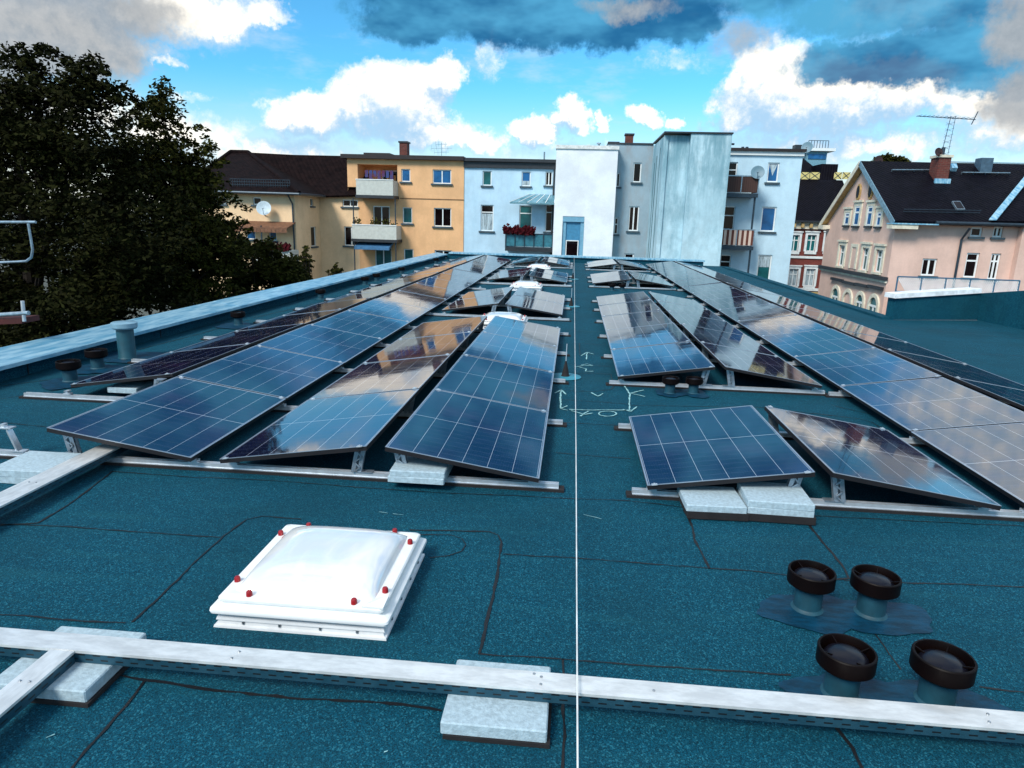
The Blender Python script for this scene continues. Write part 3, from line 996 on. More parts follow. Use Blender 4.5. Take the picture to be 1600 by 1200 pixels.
fl = empty('flue_pipe', (-5.78, 8.28, 0))
p = MB(); p.lathe([(.135, 0), (.115, .01), (.105, .03), (.103, .42)], 32); p.build('pipe', mat('flue_blue', (.006, .065, .095), .5, .0, var=.2), fl, True)
p = MB(); p.lathe([(.14, .40), (.155, .42), (.155, .475), (.14, .485), (.001, .49)], 32, cap0=True); p.build('cap', mat('flue_cap', (.22, .38, .48), .4, .2, var=.15), fl, True)
tag(fl, 'tall blue grey flue pipe with flat round cap before the left parapet', 'flue pipe')

# ------------------------------------------------------------------ skylights
def make_skylight():
    """origin at the centre of the kerb, 0.83 m square"""
    root = empty('skylight')
    h = .412
    k = MB()
    rings = []
    prof = [(h + .008, .0), (h + .006, .010), (h - .006, .014), (h - .010, .032), (h - .002, .036), (h - .006, .050), (h - .018, .054), (h - .022, .066), (h - .055, .068), (h - .055, .086)]
    k.loft([[(-a, -a, z), (a, -a, z), (a, a, z), (-a, a, z)] for a, z in prof])
    k.build('kerb', M_kerb, root)
    sc = MB()
    for s in (-.28, -.1, .1, .28):
        for (ux, uy) in ((s, -h + .004), (s, h - .004)):
            sc.lathe([(.001, 0), (.008, 0), (.008, .01), (.001, .01)], 8, (ux * .99, uy * .99, .020))
        for (ux, uy) in ((h - .004, s), (-h + .004, s)):
            sc.lathe([(.001, 0), (.008, 0), (.008, .01), (.001, .01)], 8, (ux, uy, .022))
    sc.build('kerb_bolt', M_screw, root)
    f = MB()
    prof = [(.395, .080), (.420, .074), (.431, .080), (.434, .091), (.431, .102), (.420, .110), (.394, .111), (.388, .114), (.388, .123), (.400, .128), (.403, .134), (.402, .144), (.395, .151), (.372, .153), (.345, .154), (.335, .150)]
    def rr(a, z, c=.03):
        pts = []
        for sx, sy, st in ((1, -1, -90), (1, 1, 0), (-1, 1, 90), (-1, -1, 180)):
            for j in range(5):
                t = R(st + j * 22.5)
                pts.append((sx * (a - c) + c * math.cos(t), sy * (a - c) + c * math.sin(t), z))
        return pts
    f.loft([rr(a, z, .022) for a, z in prof])
    f.build('opening_frame', M_white, root, True)
    # pillow dome
    N = 26
    d = MB(); vs = []; fs = []
    for i in range(N + 1):
        for j in range(N + 1):
            u, w = -1 + 2 * i / N, -1 + 2 * j / N
            u = math.sin(u * math.pi / 2) * .35 + u * .65; w = math.sin(w * math.pi / 2) * .35 + w * .65
            e = max(0.0, (1 - abs(u) ** 3.6) * (1 - abs(w) ** 3.6)) ** .5
            vs.append((u * .343, w * .343, 150e-3 + .088 * e))
    for i in range(N):
        for j in range(N):
            q = i * (N + 1) + j
            fs.append((q, q + N + 1, q + N + 2, q + 1))
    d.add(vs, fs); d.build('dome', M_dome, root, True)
    for sx in (-1, 1):
        for sy in (-1, 1):
            for (ax, ay) in ((.372, .255), (.255, .372)):
                c = MB(); c.lathe([(.015, 0), (.0145, .022), (.011, .028), (.001, .029)], 14, (sx * ax, sy * ay, .150))
                c.build('red_cap', M_red, root, True)
    co = MB(); co.hexa([(.30, -.400, .1505), (.402, -.400, .1505), (.402, -.300, .1505), (.34, -.345, .1505), (.30, -.400, .158), (.402, -.400, .158), (.402, -.300, .162), (.35, -.345, .170)])
    co.build('corner_cover', M_white, root)
    return root
M_kerb = mat('white_kerb', (.74, .76, .78), .3, .15, var=.08)
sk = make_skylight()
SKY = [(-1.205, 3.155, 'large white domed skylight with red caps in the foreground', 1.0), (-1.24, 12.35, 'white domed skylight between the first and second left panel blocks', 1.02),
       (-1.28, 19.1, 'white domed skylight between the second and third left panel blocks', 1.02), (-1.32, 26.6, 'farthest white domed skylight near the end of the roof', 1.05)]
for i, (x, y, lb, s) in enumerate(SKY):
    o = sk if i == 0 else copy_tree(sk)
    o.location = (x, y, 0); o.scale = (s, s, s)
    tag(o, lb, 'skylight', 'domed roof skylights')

# ------------------------------------------------------------------ cord and lightning rods
cd = MB(); cd.tube([(.012, 32.2, .30), (.05, 22, .20), (.071, 12.4, .15), (.091, 5.2, .15), (.093, 3.2, .15), (.097, -.5, .16)], .0036, 6)
tag(cd.build('taut_cord', M_string), 'taut white cord running down the middle of the walkway', 'cord')
def rod(x, y, lb, first=[None]):
    if first[0] is None:
        root = empty('lightning_rod')
        b = MB(); b.lathe([(.20, 0), (.20, .004), (.185, .009), (.001, .011)], 30); b.build('foot_disc', mat('foot_disc', (.03, .22, .30), .5, var=.2), root, True)
        c = MB(); c.lathe([(.055, .011), (.046, .03), (.02, .15), (.010, .20), (.001, .205)], 18); c.build('cone', M_rubber, root, True)
        r = MB(); r.tube([(0, 0, .2), (0.002, 0, .42)], .005, 6); r.build('rod', M_alu, root)
        first[0] = root
    else:
        root = copy_tree(first[0])
    root.location = (x, y, .0085)
    return tag(root, lb, 'lightning rod', 'lightning rods on the walkway')
rod(-.035, 8.38, 'thin rod on a black cone and pale disc, nearest on the walkway')
rod(-.01, 15.6, 'thin rod on a black cone, second along the walkway')
rod(.0, 23.0, 'thin rod on a black cone, farthest along the walkway')

# ------------------------------------------------------------------ scaffold tubes beyond the left parapet
sf = empty('scaffold_guard', (-7.35, 8.0, -11))
def SP(px, py, y=8.0):
    p = on_y(px, py, y); return (p.x + 7.35, p.y - 8.0, p.z + 11)
t = MB(); t.tube([SP(-160, 350), SP(0, 347), SP(56, 347)], .017, 10); t.build('top_rail', M_galv, sf, True)
t = MB(); t.tube([SP(44, 349), SP(48, 372), SP(51, 390), SP(49, 402), SP(41, 408), SP(25, 409), SP(0, 410), SP(-160, 414)], .015, 10); t.build('bent_rail', M_galv, sf, True)
t = MB(); t.tube([SP(-160, 494), SP(0, 492), SP(45, 489)], .028, 10); t.build('lower_rail', M_galv, sf, True)
t = MB(); t.tube([(-.75, 0, 0), (-.75, 0, 13.3)], .024, 10); t.build('standard', M_galv, sf, True)
a, b = SP(-160, 505), SP(33, 497)
t = MB(); t.hexa([(a[0], a[1], a[2] - .07), (b[0], b[1], b[2] - .07), (b[0], b[1] + .3, b[2] - .07), (a[0], a[1] + .3, a[2] - .07), (a[0], a[1], a[2]), (b[0], b[1], b[2]), (b[0], b[1] + .3, b[2]), (a[0], a[1] + .3, a[2])]); t.build('red_board', M_rust, sf)
t = MB(); t.tube([SP(35, 470), SP(38, 502)], .022, 10); t.build('coupler', M_alu, sf, True)
tag(sf, 'galvanised scaffold guard rails standing outside the left roof edge', 'scaffold')

# ------------------------------------------------------------------ buildings
ZG = -11.0


class Fac:
    """one vertical wall plane through ground points A and B; measures pixels onto itself"""
    def __init__(self, root, A, B, out):
        self.root = root
        self.A = Vector((*A, 0)); self.B = Vector((*B, 0))
        self.d = (self.B - self.A).normalized(); self.len = (self.B - self.A).length
        self.n = Vector((self.d.y, -self.d.x, 0))
        if self.n.dot(Vector((*out, 0))) < 0:
            self.n = -self.n
        self.base = root.location.copy()

    def sz(self, px, py):
        d = ray(px, py)
        t = self.A.dot(self.n) / d.dot(self.n)
        p = d * t
        return (p - self.A).dot(self.d), CAMH + p.z

    def rect(self, x0, y0, x1, y1):
        cx, cy = (x0 + x1) / 2, (y0 + y1) / 2
        s0, s1 = self.sz(x0, cy)[0], self.sz(x1, cy)[0]
        return min(s0, s1), max(s0, s1), self.sz(cx, y1)[1], self.sz(cx, y0)[1]

    def P(self, s, z, o=0.0):
        p = self.A + self.d * s + self.n * o
        return (p.x - self.base.x, p.y - self.base.y, z - self.base.z)

    def slab(self, mb, s0, s1, z0, z1, o0, o1):
        pts = [self.P(s0, z0, o0), self.P(s1, z0, o0), self.P(s1, z0, o1), self.P(s0, z0, o1), self.P(s0, z1, o0), self.P(s1, z1, o0), self.P(s1, z1, o1), self.P(s0, z1, o1)]
        return mb.hexa(pts)

    def wall(self, mb, holes, s0, s1, z0, z1, depth=.14, ztop=None):
        """wall grid from s0..s1, z0..z1 leaving the rectangles in holes open, with reveals"""
        holes = [(max(a, s0), min(b, s1), max(c, z0), min(d, z1)) for a, b, c, d in holes]
        holes = [h for h in holes if h[1] - h[0] > .01 and h[3] - h[2] > .01]
        S = sorted({s0, s1, *[h[0] for h in holes], *[h[1] for h in holes]})
        Z = sorted({z0, z1, *[h[2] for h in holes], *[h[3] for h in holes]})
        for i in range(len(S) - 1):
            for j in range(len(Z) - 1):
                cs_, cz = (S[i] + S[i + 1]) / 2, (Z[j] + Z[j + 1]) / 2
                if any(h[0] < cs_ < h[1] and h[2] < cz < h[3] for h in holes):
                    continue
                mb.add([self.P(S[i], Z[j]), self.P(S[i + 1], Z[j]), self.P(S[i + 1], Z[j + 1]), self.P(S[i], Z[j + 1])], [(0, 1, 2, 3)])
        for a, b, c, d in holes:
            q = [(a, c), (b, c), (b, d), (a, d)]
            for k in range(4):
                p0, p1 = q[k], q[(k + 1) % 4]
                mb.add([self.P(*p0), self.P(*p1), self.P(*p1, -depth), self.P(*p0, -depth)], [(0, 1, 2, 3)])

    def window(self, r, mull=0, trans=0.0, glass=None, sill=True, depth=.12, frame=None, fw=.06, name='window', proud=False, curtain=0.0, surround=None, sillmat=None, sillw=.10, label=None):
        s0, s1, z0, z1 = r
        o0, o1 = (-depth, -depth + .05) if not proud else (.004, .045)
        fr = MB()
        e = .003
        self.slab(fr, s0 + e, s0 + fw, z0 + e, z1 - e, o0, o1); self.slab(fr, s1 - fw, s1 - e, z0 + e, z1 - e, o0, o1)
        self.slab(fr, s0 + fw, s1 - fw, z0 + e, z0 + fw, o0, o1); self.slab(fr, s0 + fw, s1 - fw, z1 - fw, z1 - e, o0, o1)
        for q in range(mull):
            c = s0 + (s1 - s0) * (q + 1) / (mull + 1)
            self.slab(fr, c - fw * .55, c + fw * .55, z0 + fw, z1 - fw, o0, o1 - .006)
        if trans:
            c = z0 + (z1 - z0) * trans
            self.slab(fr, s0 + fw, s1 - fw, c - fw * .5, c + fw * .5, o0, o1 - .003)
        w = fr.build(name, frame or M_wframe, self.root)
        if label: w['label'] = label
        pn = MB()
        self.slab(pn, s0 + fw * .5, s1 - fw * .5, z0 + fw * .5, z1 - fw * .5, o0 + .008, o0 + .02)
        if curtain:
            pn.m = 1
            zc_ = z0 + fw + (z1 - z0 - fw * 2) * curtain
            self.slab(pn, s0 + fw, s1 - fw, z0 + fw, zc_, o0 + .021, o0 + .024)
        pn.build('pane', [glass or M_glass, M_curtain] if curtain else (glass or M_glass), w)
        if sill:
            sl = MB(); self.slab(sl, s0 - .1, s1 + .1, z0 - sillw, z0 - .002, -.02, .11)
            sl.build('sill', sillmat or M_sill, w)
        if surround:
            su = MB(); k = .17
            for a, b, c, d in ((s0 - k, s0, z0, z1), (s1, s1 + k, z0, z1), (s0 - k, s1 + k, z1, z1 + k * 1.1)):
                self.slab(su, a, b, c, d, .002, .06)
            self.slab(su, s0 - k * 1.35, s1 + k * 1.35, z1 + k * 1.1, z1 + k * 1.7, .002, .12)
            su.build('surround', surround, w)
        return w

    def part(self, name, m, r, o0, o1, parent=None):
        mb = MB(); self.slab(mb, *r, o0, o1)
        return mb.build(name, m, parent or self.root)


def house(name, label, x, y, cat='house', group=None):
    o = empty(name, (x, y, ZG))
    return tag(o, label, cat, group or 'houses beyond the roof')


def prism(root, name, m, pts, faces, thick=0.0, parent=None):
    """closed mesh from world points"""
    b = root.location
    mb = MB(); mb.add([(p[0] - b.x, p[1] - b.y, p[2] - b.z) for p in pts], faces)
    return mb.build(name, m, parent or root)


def plate(root, name, m, quad, t=.12, parent=None):
    """roof slope: a quad/tri of world points given thickness downwards"""
    P = [Vector(p) for p in quad]; k = len(P)
    nn = (P[1] - P[0]).cross(P[2] - P[0]).normalized()
    if nn.z < 0:
        P.reverse(); nn = -nn
    Q = [p - nn * t for p in P]
    f = [tuple(range(k)), tuple(reversed(range(k, 2 * k)))] + [(i, k + i, k + (i + 1) % k, (i + 1) % k) for i in range(k)]
    return prism(root, name, m, P + Q, f, parent=parent)


def wbox(root, name, m, x0, x1, y0, y1, z0, z1, parent=None):
    b = root.location
    mb = MB(); mb.box(x0 - b.x, x1 - b.x, y0 - b.y, y1 - b.y, z0 - b.z, z1 - b.z)
    return mb.build(name, m, parent or root)


def chimney(root, px0, py0, px1, py1, y, zbase, m=None, d=.7):
    a, b = on_y(px0, (py0 + py1) / 2, y), on_y(px1, (py0 + py1) / 2, y)
    zt = on_y((px0 + px1) / 2, py0, y).z
    c = wbox(root, 'chimney', m or W_chim, a.x, b.x, y, y + d, zbase, zt)
    wbox(root, 'chimney_cap', M_fascia, a.x - .06, b.x + .06, y - .06, y + d + .06, zt, zt + .1, parent=c)
    c.children[0].location = (0, 0, 0)
    return c


def dish(name, label, c, r, facing, m, mount=None, parent=None):
    """parabolic dish bulging away from `facing`"""
    root = empty(name, c) if parent is None else None
    mb = MB()
    prof = [(.001, -.14 * r)] + [(r * t, -.14 * r + .14 * r * t * t * 1.0) for t in (.25, .5, .75, 1.0)]
    prof += [(r * .98, .0), (r * .7, -.085 * r), (.001, -.17 * r)]
    mb.lathe(prof, 24)
    mb.bar((0, -r * .9, 0), (0, -r * .25, r * .7), .03, .03); mb.box(-.05, .05, -r * .3, -r * .18, r * .62, r * .78)
    q = Vector(facing).normalized().to_track_quat('Z', 'Y')
    mb.v = [tuple(q @ Vector(p)) for p in mb.v]
    if parent is not None:
        off = Vector(c) - parent.location
        mb.v = [tuple(Vector(p) + off) for p in mb.v]
    o = mb.build('reflector', m, parent if parent is not None else root, True)
    if mount is not None:
        p = MB(); b = parent.location if parent is not None else Vector(c)
        p.tube([Vector(c) - b - Vector(facing).normalized() * .15 * r, Vector(mount) - b], .03, 8)
        p.build('mast', M_steel, parent if parent is not None else root)
    if parent is None:
        tag(root, label, 'satellite dish')
    return o


# ---- cream hip-roofed house, left
h1 = house('cream_house', 'cream rendered house with dark hipped tile roof behind the trees', -19.0, 42.0)
XL, XC = on_y(300, 300, 40).x, on_y(462, 350, 40).x
ze = on_y(420, 301, 40).z
f = Fac(h1, (XL, 40), (XC, 40), (0, -1))
r1 = f.rect(395, 308, 408, 320); r1b = f.rect(340, 308, 353, 319)
mb = MB(); rb = f.rect(383, 355, 462, 392)
rw1, rw2 = f.rect(384, 355, 399, 374), f.rect(420, 358, 432, 376)
f.wall(mb, [r1, r1b, rw1, rw2], 0, f.len, ZG, ze)
fs_ = Fac(h1, (XC, 40), (XC, 44.0), (1, 0))
sl1, sl2 = fs_.rect(485, 310, 489.5, 322), fs_.rect(486, 354, 494, 385)
fs_.wall(mb, [sl1, sl2], 0, fs_.len, ZG, ze)
XR = on_y(562, 340, 44).x
fr_ = Fac(h1, (XC, 44), (XR, 44), (0, -1))
q1, q2 = fr_.rect(535, 312, 559, 323), fr_.rect(538, 354, 560, 384)
fr_.wall(mb, [q1, q2], 0, fr_.len, ZG, ze + .15)
mb.add([f.P(0, ZG), f.P(0, ze), (XL - h1.location.x, 52 - 42, ze - ZG), (XL - h1.location.x, 52 - 42, 0)], [(0, 1, 2, 3)])
mb.build('wall', W_yellow, h1)
f.window(r1); f.window(r1b); f.window(rw1, glass=M_glassb); f.window(rw2, glass=M_glassb)
fs_.window(sl1, fw=.05); fs_.window(sl2, fw=.05); fr_.window(q1, 1); fr_.window(q2, 1, glass=M_glass)
ap = on_y(385, 240, 46.5)
rz = on_y(470, 245, 46.5).z
EX = XC + .5
XR2 = on_y(545, 280, 46.5).x
A = (XL - .5, 39.5, ze); Bp = (EX, 39.5, ze); ridge0 = (ap.x, 45.5, ap.z)
rf = plate(h1, 'roof', M_tile, [A, Bp, (ap.x + .6, 45.5, ap.z), (ap.x - .6, 45.5, ap.z)])
plate(h1, 'roof', M_tile, [Bp, (EX, 44.2, ze), (XR2 + 1, 46.9, rz), (ap.x + .6, 45.5, ap.z)])
plate(h1, 'roof', M_tile, [(EX - .2, 43.6, ze - .02), (XR + .2, 43.6, ze + .1), (XR + .2, 47.0, rz), (ap.x + 1.5, 47.0, rz)])
plate(h1, 'roof', M_tile, [A, (ap.x - .6, 45.5, ap.z), (XL - .5, 52, ze)])
rc_ = MB(); b = h1.location
for a, c in ((Bp, (ap.x + .6, 45.5, ap.z)), ((ap.x - .6, 45.5, ap.z), (ap.x + .6, 45.5, ap.z)), ((ap.x + 1.4, 46.9, rz), (XR2 + 1, 46.9, rz)), (A, (ap.x - .6, 45.5, ap.z))):
    rc_.tube([Vector(a) - b + Vector((0, 0, .03)), Vector(c) - b + Vector((0, 0, .03))], .12, 8)
rc_.build('ridge_tiles', M_tile, h1)
gt = MB(); b = h1.location
gt.tube([(A[0] - b.x, 39.42 - b.y, ze - b.z - .02), (Bp[0] - b.x + .05, 39.42 - b.y, ze - b.z - .05)], .075, 8)
gt.tube([(EX - b.x + .05, 39.42 - b.y, ze - b.z - .05), (EX - b.x + .05, 43.5 - b.y, ze - b.z - .05)], .075, 8)
gt.tube([(XC - b.x - .15, 39.42 - b.y, ze - b.z - .1), (XC - b.x - .1, 39.9 - b.y, ze - b.z - .6), (XC - b.x - .1, 39.9 - b.y, 0)], .05, 8)
gt.build('gutter', M_steel, h1)
sg = MB(); zsg = ze + .42
for zz in (0, .16, .32):
    sg.tube([(on_y(362, 290, 40.4).x - b.x, 40.25 - b.y, zsg + zz - b.z), (on_y(455, 290, 40.4).x - b.x, 40.25 - b.y, zsg + zz - b.z)], .022, 6)
for i in range(26):
    x = on_y(362 + i * 3.7, 290, 40.4).x
    sg.bar((x - b.x, 40.25 - b.y, zsg - .1 - b.z), (x - b.x, 40.25 - b.y, zsg + .34 - b.z), .02, .02, (0, 1, 0))
sg.build('snow_guard', M_steel, h1)
# balcony with awning
r = f.rect(382, 346, 462, 352)
aw = MB(); aw.add([f.P(r[0], r[3], .0), f.P(r[1], r[3], .0), f.P(r[1], r[2] - .1, 1.3), f.P(r[0], r[2] - .1, 1.3), f.P(r[0], r[3] - .06, .0), f.P(r[1], r[3] - .06, .0), f.P(r[1], r[2] - .16, 1.3), f.P(r[0], r[2] - .16, 1.3)],
                  [(0, 1, 2, 3), (7, 6, 5, 4), (3, 2, 6, 7), (0, 3, 7, 4), (1, 5, 6, 2)])
for i in range(14):
    s = r[0] + (r[1] - r[0]) * i / 14; ss = r[0] + (r[1] - r[0]) * (i + .92) / 14
    f.slab(aw, s, ss, r[2] - .38, r[2] - .16, 1.28, 1.31)
aw.build('awning', M_awno, h1)
r = f.rect(415, 384, 464, 392); bw = MB(); f.slab(bw, r[0], r[1] + .1, r[2] - 1.2, r[2] + .1, .0, 1.35); bw.build('balcony', M_bal, h1)
fl_ = MB(); rng = random.Random(4)
for i in range(420):
    s, z, o = rng.uniform(r[0], r[1] + .1), r[2] + .1 + abs(rng.gauss(.16, .12)), rng.uniform(1.1, 1.5)
    a, bq = rng.uniform(.05, .1), rng.uniform(-.08, .08)
    fl_.add([f.P(s - a, z, o), f.P(s, z - a, o + bq), f.P(s + a, z + bq, o), f.P(s, z + a, o - bq)], [(0, 1, 2, 3)])
fl_.build('flower_box', M_flower, h1)
pd_ = MB()
for s in (r[0] - 1.9, r[1] - 1.6): f.slab(pd_, s, s + .06, r[2] - .6, f.rect(382, 346, 462, 352)[2], 1.2, 1.26)
pd_.build('awning_post', M_steel, h1)
dish('satellite_dish', 'round pale satellite dish on the cream house wall', (on_y(412, 325, 39.4).x, 39.4, on_y(412, 325, 39.4).z), .42, (.25, -1, .35), mat('dish_pale', (.46, .56, .62), .5, var=.1), mount=(on_y(414, 334, 40).x, 39.99, on_y(414, 337, 40).z))

# ---- ochre flat-roofed block
X0, X1 = on_y(543, 270, 44).x, on_y(725, 300, 44).x
h2 = house('ochre_apartment_block', 'ochre flat roofed apartment block with three white balconies', (X0 + X1) / 2, 48)
zt = on_y(660, 250, 44).z
f = Fac(h2, (X0, 43.95), (X1, 43.95), (0, -1))
Wn = [(627, 264, 641, 284, 0, M_glassb), (676, 265, 705, 287, 1, M_glassb), (629, 324, 644, 349, 0, M_glasst), (678, 325, 705, 354, 1, M_glass), (631, 389, 646, 412, 0, M_glasst), (679, 391, 706, 420, 1, M_glass)]
rr_ = [f.rect(*q[:4]) for q in Wn]
log = f.rect(559, 257, 621, 305)          # loggia
d1, d2 = f.rect(583, 322, 609, 354), f.rect(586, 386, 612, 416)
mb = MB(); f.wall(mb, rr_ + [d1, d2], log[1], f.len, ZG, zt)
f.wall(mb, [], 0, log[0], f.sz(550, 292)[1], zt)
f.wall(mb, [d1, d2], log[0], log[1], ZG, log[2])
f.wall(mb, [], log[0], log[1], log[3], zt)
# loggia recess
for a, bq in (((log[0], 0), (log[0], -1.6)), ((log[0], -1.6), (log[1], -1.6)), ((log[1], -1.6), (log[1], 0))):
    mb.add([f.P(a[0], log[2], a[1]), f.P(bq[0], log[2], bq[1]), f.P(bq[0], log[3], bq[1]), f.P(a[0], log[3], a[1])], [(0, 1, 2, 3)])
mb.add([f.P(log[0], log[3], 0), f.P(log[1], log[3], 0), f.P(log[1], log[3], -1.6), f.P(log[0], log[3], -1.6)], [(0, 1, 2, 3)])
mb.add([f.P(log[0], log[2], 0), f.P(log[1], log[2], 0), f.P(log[1], log[2], -1.6), f.P(log[0], log[2], -1.6)], [(0, 1, 2, 3)])
mb.add([f.P(f.len, ZG), f.P(f.len, zt), f.P(f.len, zt, -9), f.P(f.len, ZG, -9)], [(0, 1, 2, 3)])
mb.add([f.P(0, 3, 0), f.P(0, zt, 0), f.P(0, zt, -9), f.P(0, 3, -9)], [(0, 1, 2, 3)])
mb.build('wall', W_orange, h2)
for q, rct in zip(Wn, rr_):
    f.window(rct, q[4], glass=q[5])
f.window(d1, 1, glass=M_glass, sill=False, name='balcony_door', curtain=.0); f.window(d2, 1, glass=M_glasst, sill=False, name='balcony_door')
ld = f.rect(592, 262, 606, 285); lw = (ld[0] - .2, ld[1] + .5, log[2], log[3] - .25)
fx = Fac(h2, (X0, 45.5), (X1, 45.5), (0, -1)); fx.window(lw, 1, glass=M_glass, sill=False, name='balcony_door', proud=True)
f.part('roof', M_fasciab, (-.3, f.len + .02, zt, zt + .24), -9, .35)
f.part('roof_hatch', M_fasciab, (.9, 2.6, zt + .24, zt + .42), -4, -.6)
f.part('string_course', mat('dark_line', (.20, .11, .05), .8), (log[1] + .15, f.len, f.sz(670, 311)[1] - .03, f.sz(670, 311)[1] + .03), .001, .02)
balr = []
for i, (a, bq, c, d) in enumerate(((566, 283, 622, 306), (560, 352, 627, 373))):
    rc = f.rect(a, bq, c, d); balr.append(rc)
    m_ = MB(); dep = 1.25
    f.slab(m_, rc[0], rc[1], rc[2], rc[3], dep - .06, dep); f.slab(m_, rc[0], rc[0] + .06, rc[2], rc[3], .0, dep - .06); f.slab(m_, rc[1] - .06, rc[1], rc[2], rc[3], .0, dep - .06)
    bo = m_.build('balcony', M_bal, h2)
    m_ = MB(); f.slab(m_, rc[0] - .05, rc[1] + .05, rc[2] - .18, rc[2] - .002, .0, dep + .05); m_.build('floor_slab', M_fascia, bo)
    m_ = MB(); f.slab(m_, rc[0] - .02, rc[1] + .02, rc[3], rc[3] + .05, dep - .1, dep + .03); m_.build('handrail', M_wframe, bo)
rc = balr[1]
m_ = MB()
for s in (rc[0] + .05, rc[1] - .1): f.slab(m_, s, s + .06, rc[2] - 3.4, rc[2] - .18, 1.12, 1.18); f.slab(m_, s, s + .06, rc[3], balr[0][2] - .18, 1.12, 1.18)
m_.build('balcony_post', M_steel, h2)
ra = f.rect(564, 376, 617, 385)
m_ = MB(); m_.add([f.P(ra[0], ra[3], .3), f.P(ra[1], ra[3], .3), f.P(ra[1], ra[2], 1.4), f.P(ra[0], ra[2], 1.4), f.P(ra[1], ra[2] - .16, 1.4), f.P(ra[0], ra[2] - .16, 1.4), f.P(ra[0], ra[3] - .16, .3), f.P(ra[1], ra[3] - .16, .3)], [(0, 1, 2, 3), (3, 2, 4, 5), (0, 3, 5, 6), (1, 7, 4, 2), (5, 4, 7, 6)]); m_.build('awning', M_awnb, h2)
m_ = MB(); rng = random.Random(8)
for i in range(7):
    s = log[0] + .45 + i * .27; z = log[3] - .35
    f.slab(m_, s, s + .2, z - rng.uniform(.35, .7), z, -.12, -.1)
m_.build('laundry', M_clothes, h2)
m_ = MB(); f.slab(m_, log[1] - .75, log[1] - .2, log[2] + .4, log[2] + 1.25, -.3, -.25); m_.build('folded_chair', M_wood, h2)
m_ = MB(); rng = random.Random(11)
for i in range(160):
    s, z, o = rng.choice((rng.uniform(rc[0], rc[0] + .5), rng.uniform(rc[1] - 1.1, rc[1]), rng.uniform(rc[0] + 1.1, rc[0] + 1.7))), rc[3] + .05 + abs(rng.gauss(.12, .14)), 1.0 + rng.uniform(-.1, .1)
    a = .05; m_.add([f.P(s - a, z, o), f.P(s, z - a, o + .04), f.P(s + a, z, o), f.P(s, z + a, o - .04)], [(0, 1, 2, 3)])
m_.build('pot_plants', M_leaf2, h2)
chimney(h2, 624, 223, 636, 247, 47, zt + .2)
an = MB(); bb = h2.location
p0 = on_y(690, 247, 47); an.tube([(p0.x - bb.x, 47 - bb.y, p0.z - bb.z), (p0.x - bb.x, 47 - bb.y, p0.z - bb.z + .95)], .02, 6)
for zz, w_ in ((.35, .5), (.6, .7), (.85, .4)):
    an.bar((p0.x - bb.x - w_, 47 - bb.y, p0.z - bb.z + zz), (p0.x - bb.x + w_, 47 - bb.y, p0.z - bb.z + zz + .04), .02, .02)
    for q in (-w_, -w_ * .5, 0, w_ * .6): an.bar((p0.x - bb.x + q, 47 - bb.y, p0.z - bb.z + zz - .12), (p0.x - bb.x + q, 47 - bb.y, p0.z - bb.z + zz + .2), .015, .015, (0, 1, 0))
an.build('antenna', M_galv, h2)

# ---- pale blue house
X2, X3 = X1, on_y(868, 300, 44).x
h3 = house('pale_blue_house', 'pale blue rendered house with teal balcony and red flowers', (X2 + X3) / 2, 48)
zt = on_y(795, 263, 44).z
f = Fac(h3, (X2, 44), (X3, 44), (0, -1))
Wn = [(754, 267, 768, 290, 0, 0, M_glasst, 0), (815, 268, 829, 291, 0, 0, M_glassb, .35), (852, 268, 863, 290, 1, 0, M_glass, 0), (751, 320, 771, 361, 0, .72, M_glass, .68), (852, 320, 863, 362, 0, .72, M_glass, 0)]
rr_ = [f.rect(*q[:4]) for q in Wn]; dr = f.rect(811, 321, 831, 372)
mb = MB(); f.wall(mb, rr_ + [dr], 0, f.len, ZG, zt); mb.add([f.P(0, ZG), f.P(f.len, ZG), f.P(f.len, ZG, -9), f.P(0, ZG, -9)], [(0, 1, 2, 3)])
mb.build('wall', W_white, h3)
for q, rct in zip(Wn, rr_): f.window(rct, q[4], q[5], glass=q[6], curtain=q[7])
f.window(dr, 0, .76, glass=M_glasst, sill=False, name='balcony_door')
f.part('roof', M_fascia, (-.02, f.len, zt + .004, zt + .36), -9, .14); f.part('gutter', M_fascia, (-.05, f.len, zt + .365, zt + .55), -9, .32)
# awning of glass sheets
P0, P1, P2, P3 = (796, 319), (846, 306), (866, 306), (866, 317)
a0, a1 = f.sz(800, 318), f.sz(866, 305)
m_ = MB(); zlo, zhi = f.sz(830, 318)[1] + .02, f.sz(850, 304)[1]
m_.add([f.P(a0[0] + 1.1, zhi, 0.01), f.P(f.len, zhi, .01), f.P(f.len, zlo, 1.5), f.P(a0[0], zlo, 1.5), f.P(a0[0] + 1.1, zhi - .05, 0.01), f.P(f.len, zhi - .05, .01), f.P(f.len, zlo - .09, 1.5), f.P(a0[0], zlo - .09, 1.5)], [(0, 1, 2, 3), (7, 6, 5, 4), (3, 2, 6, 7), (0, 3, 7, 4), (1, 5, 6, 2)])
av = m_.build('glass_awning', M_awn, h3)
m_ = MB()
for k in range(6):
    t = k / 5
    m_.bar(f.P(a0[0] + 1.1 + (f.len - a0[0] - 1.1) * t, zhi + .01, .02), f.P(a0[0] + (f.len - a0[0]) * t, zlo + .012, 1.5), .04, .03)
m_.build('awning_bar', M_wframe, av)
rc = f.rect(793, 364, 866, 386)
bo = f.part('balcony', M_balteal, (rc[0] + .06, f.len, rc[2] + .08, rc[3] - .05), 1.21, 1.25)
m_ = MB()
for k in range(6):
    s = rc[0] + (f.len - rc[0]) * k / 5 - (.03 if k == 5 else 0); f.slab(m_, s - .025, s + .025, rc[2], rc[3], 1.251, 1.30)
for zz in (rc[2], rc[3] - .05): f.slab(m_, rc[0] - .02, f.len, zz, zz + .045, 1.255, 1.29)
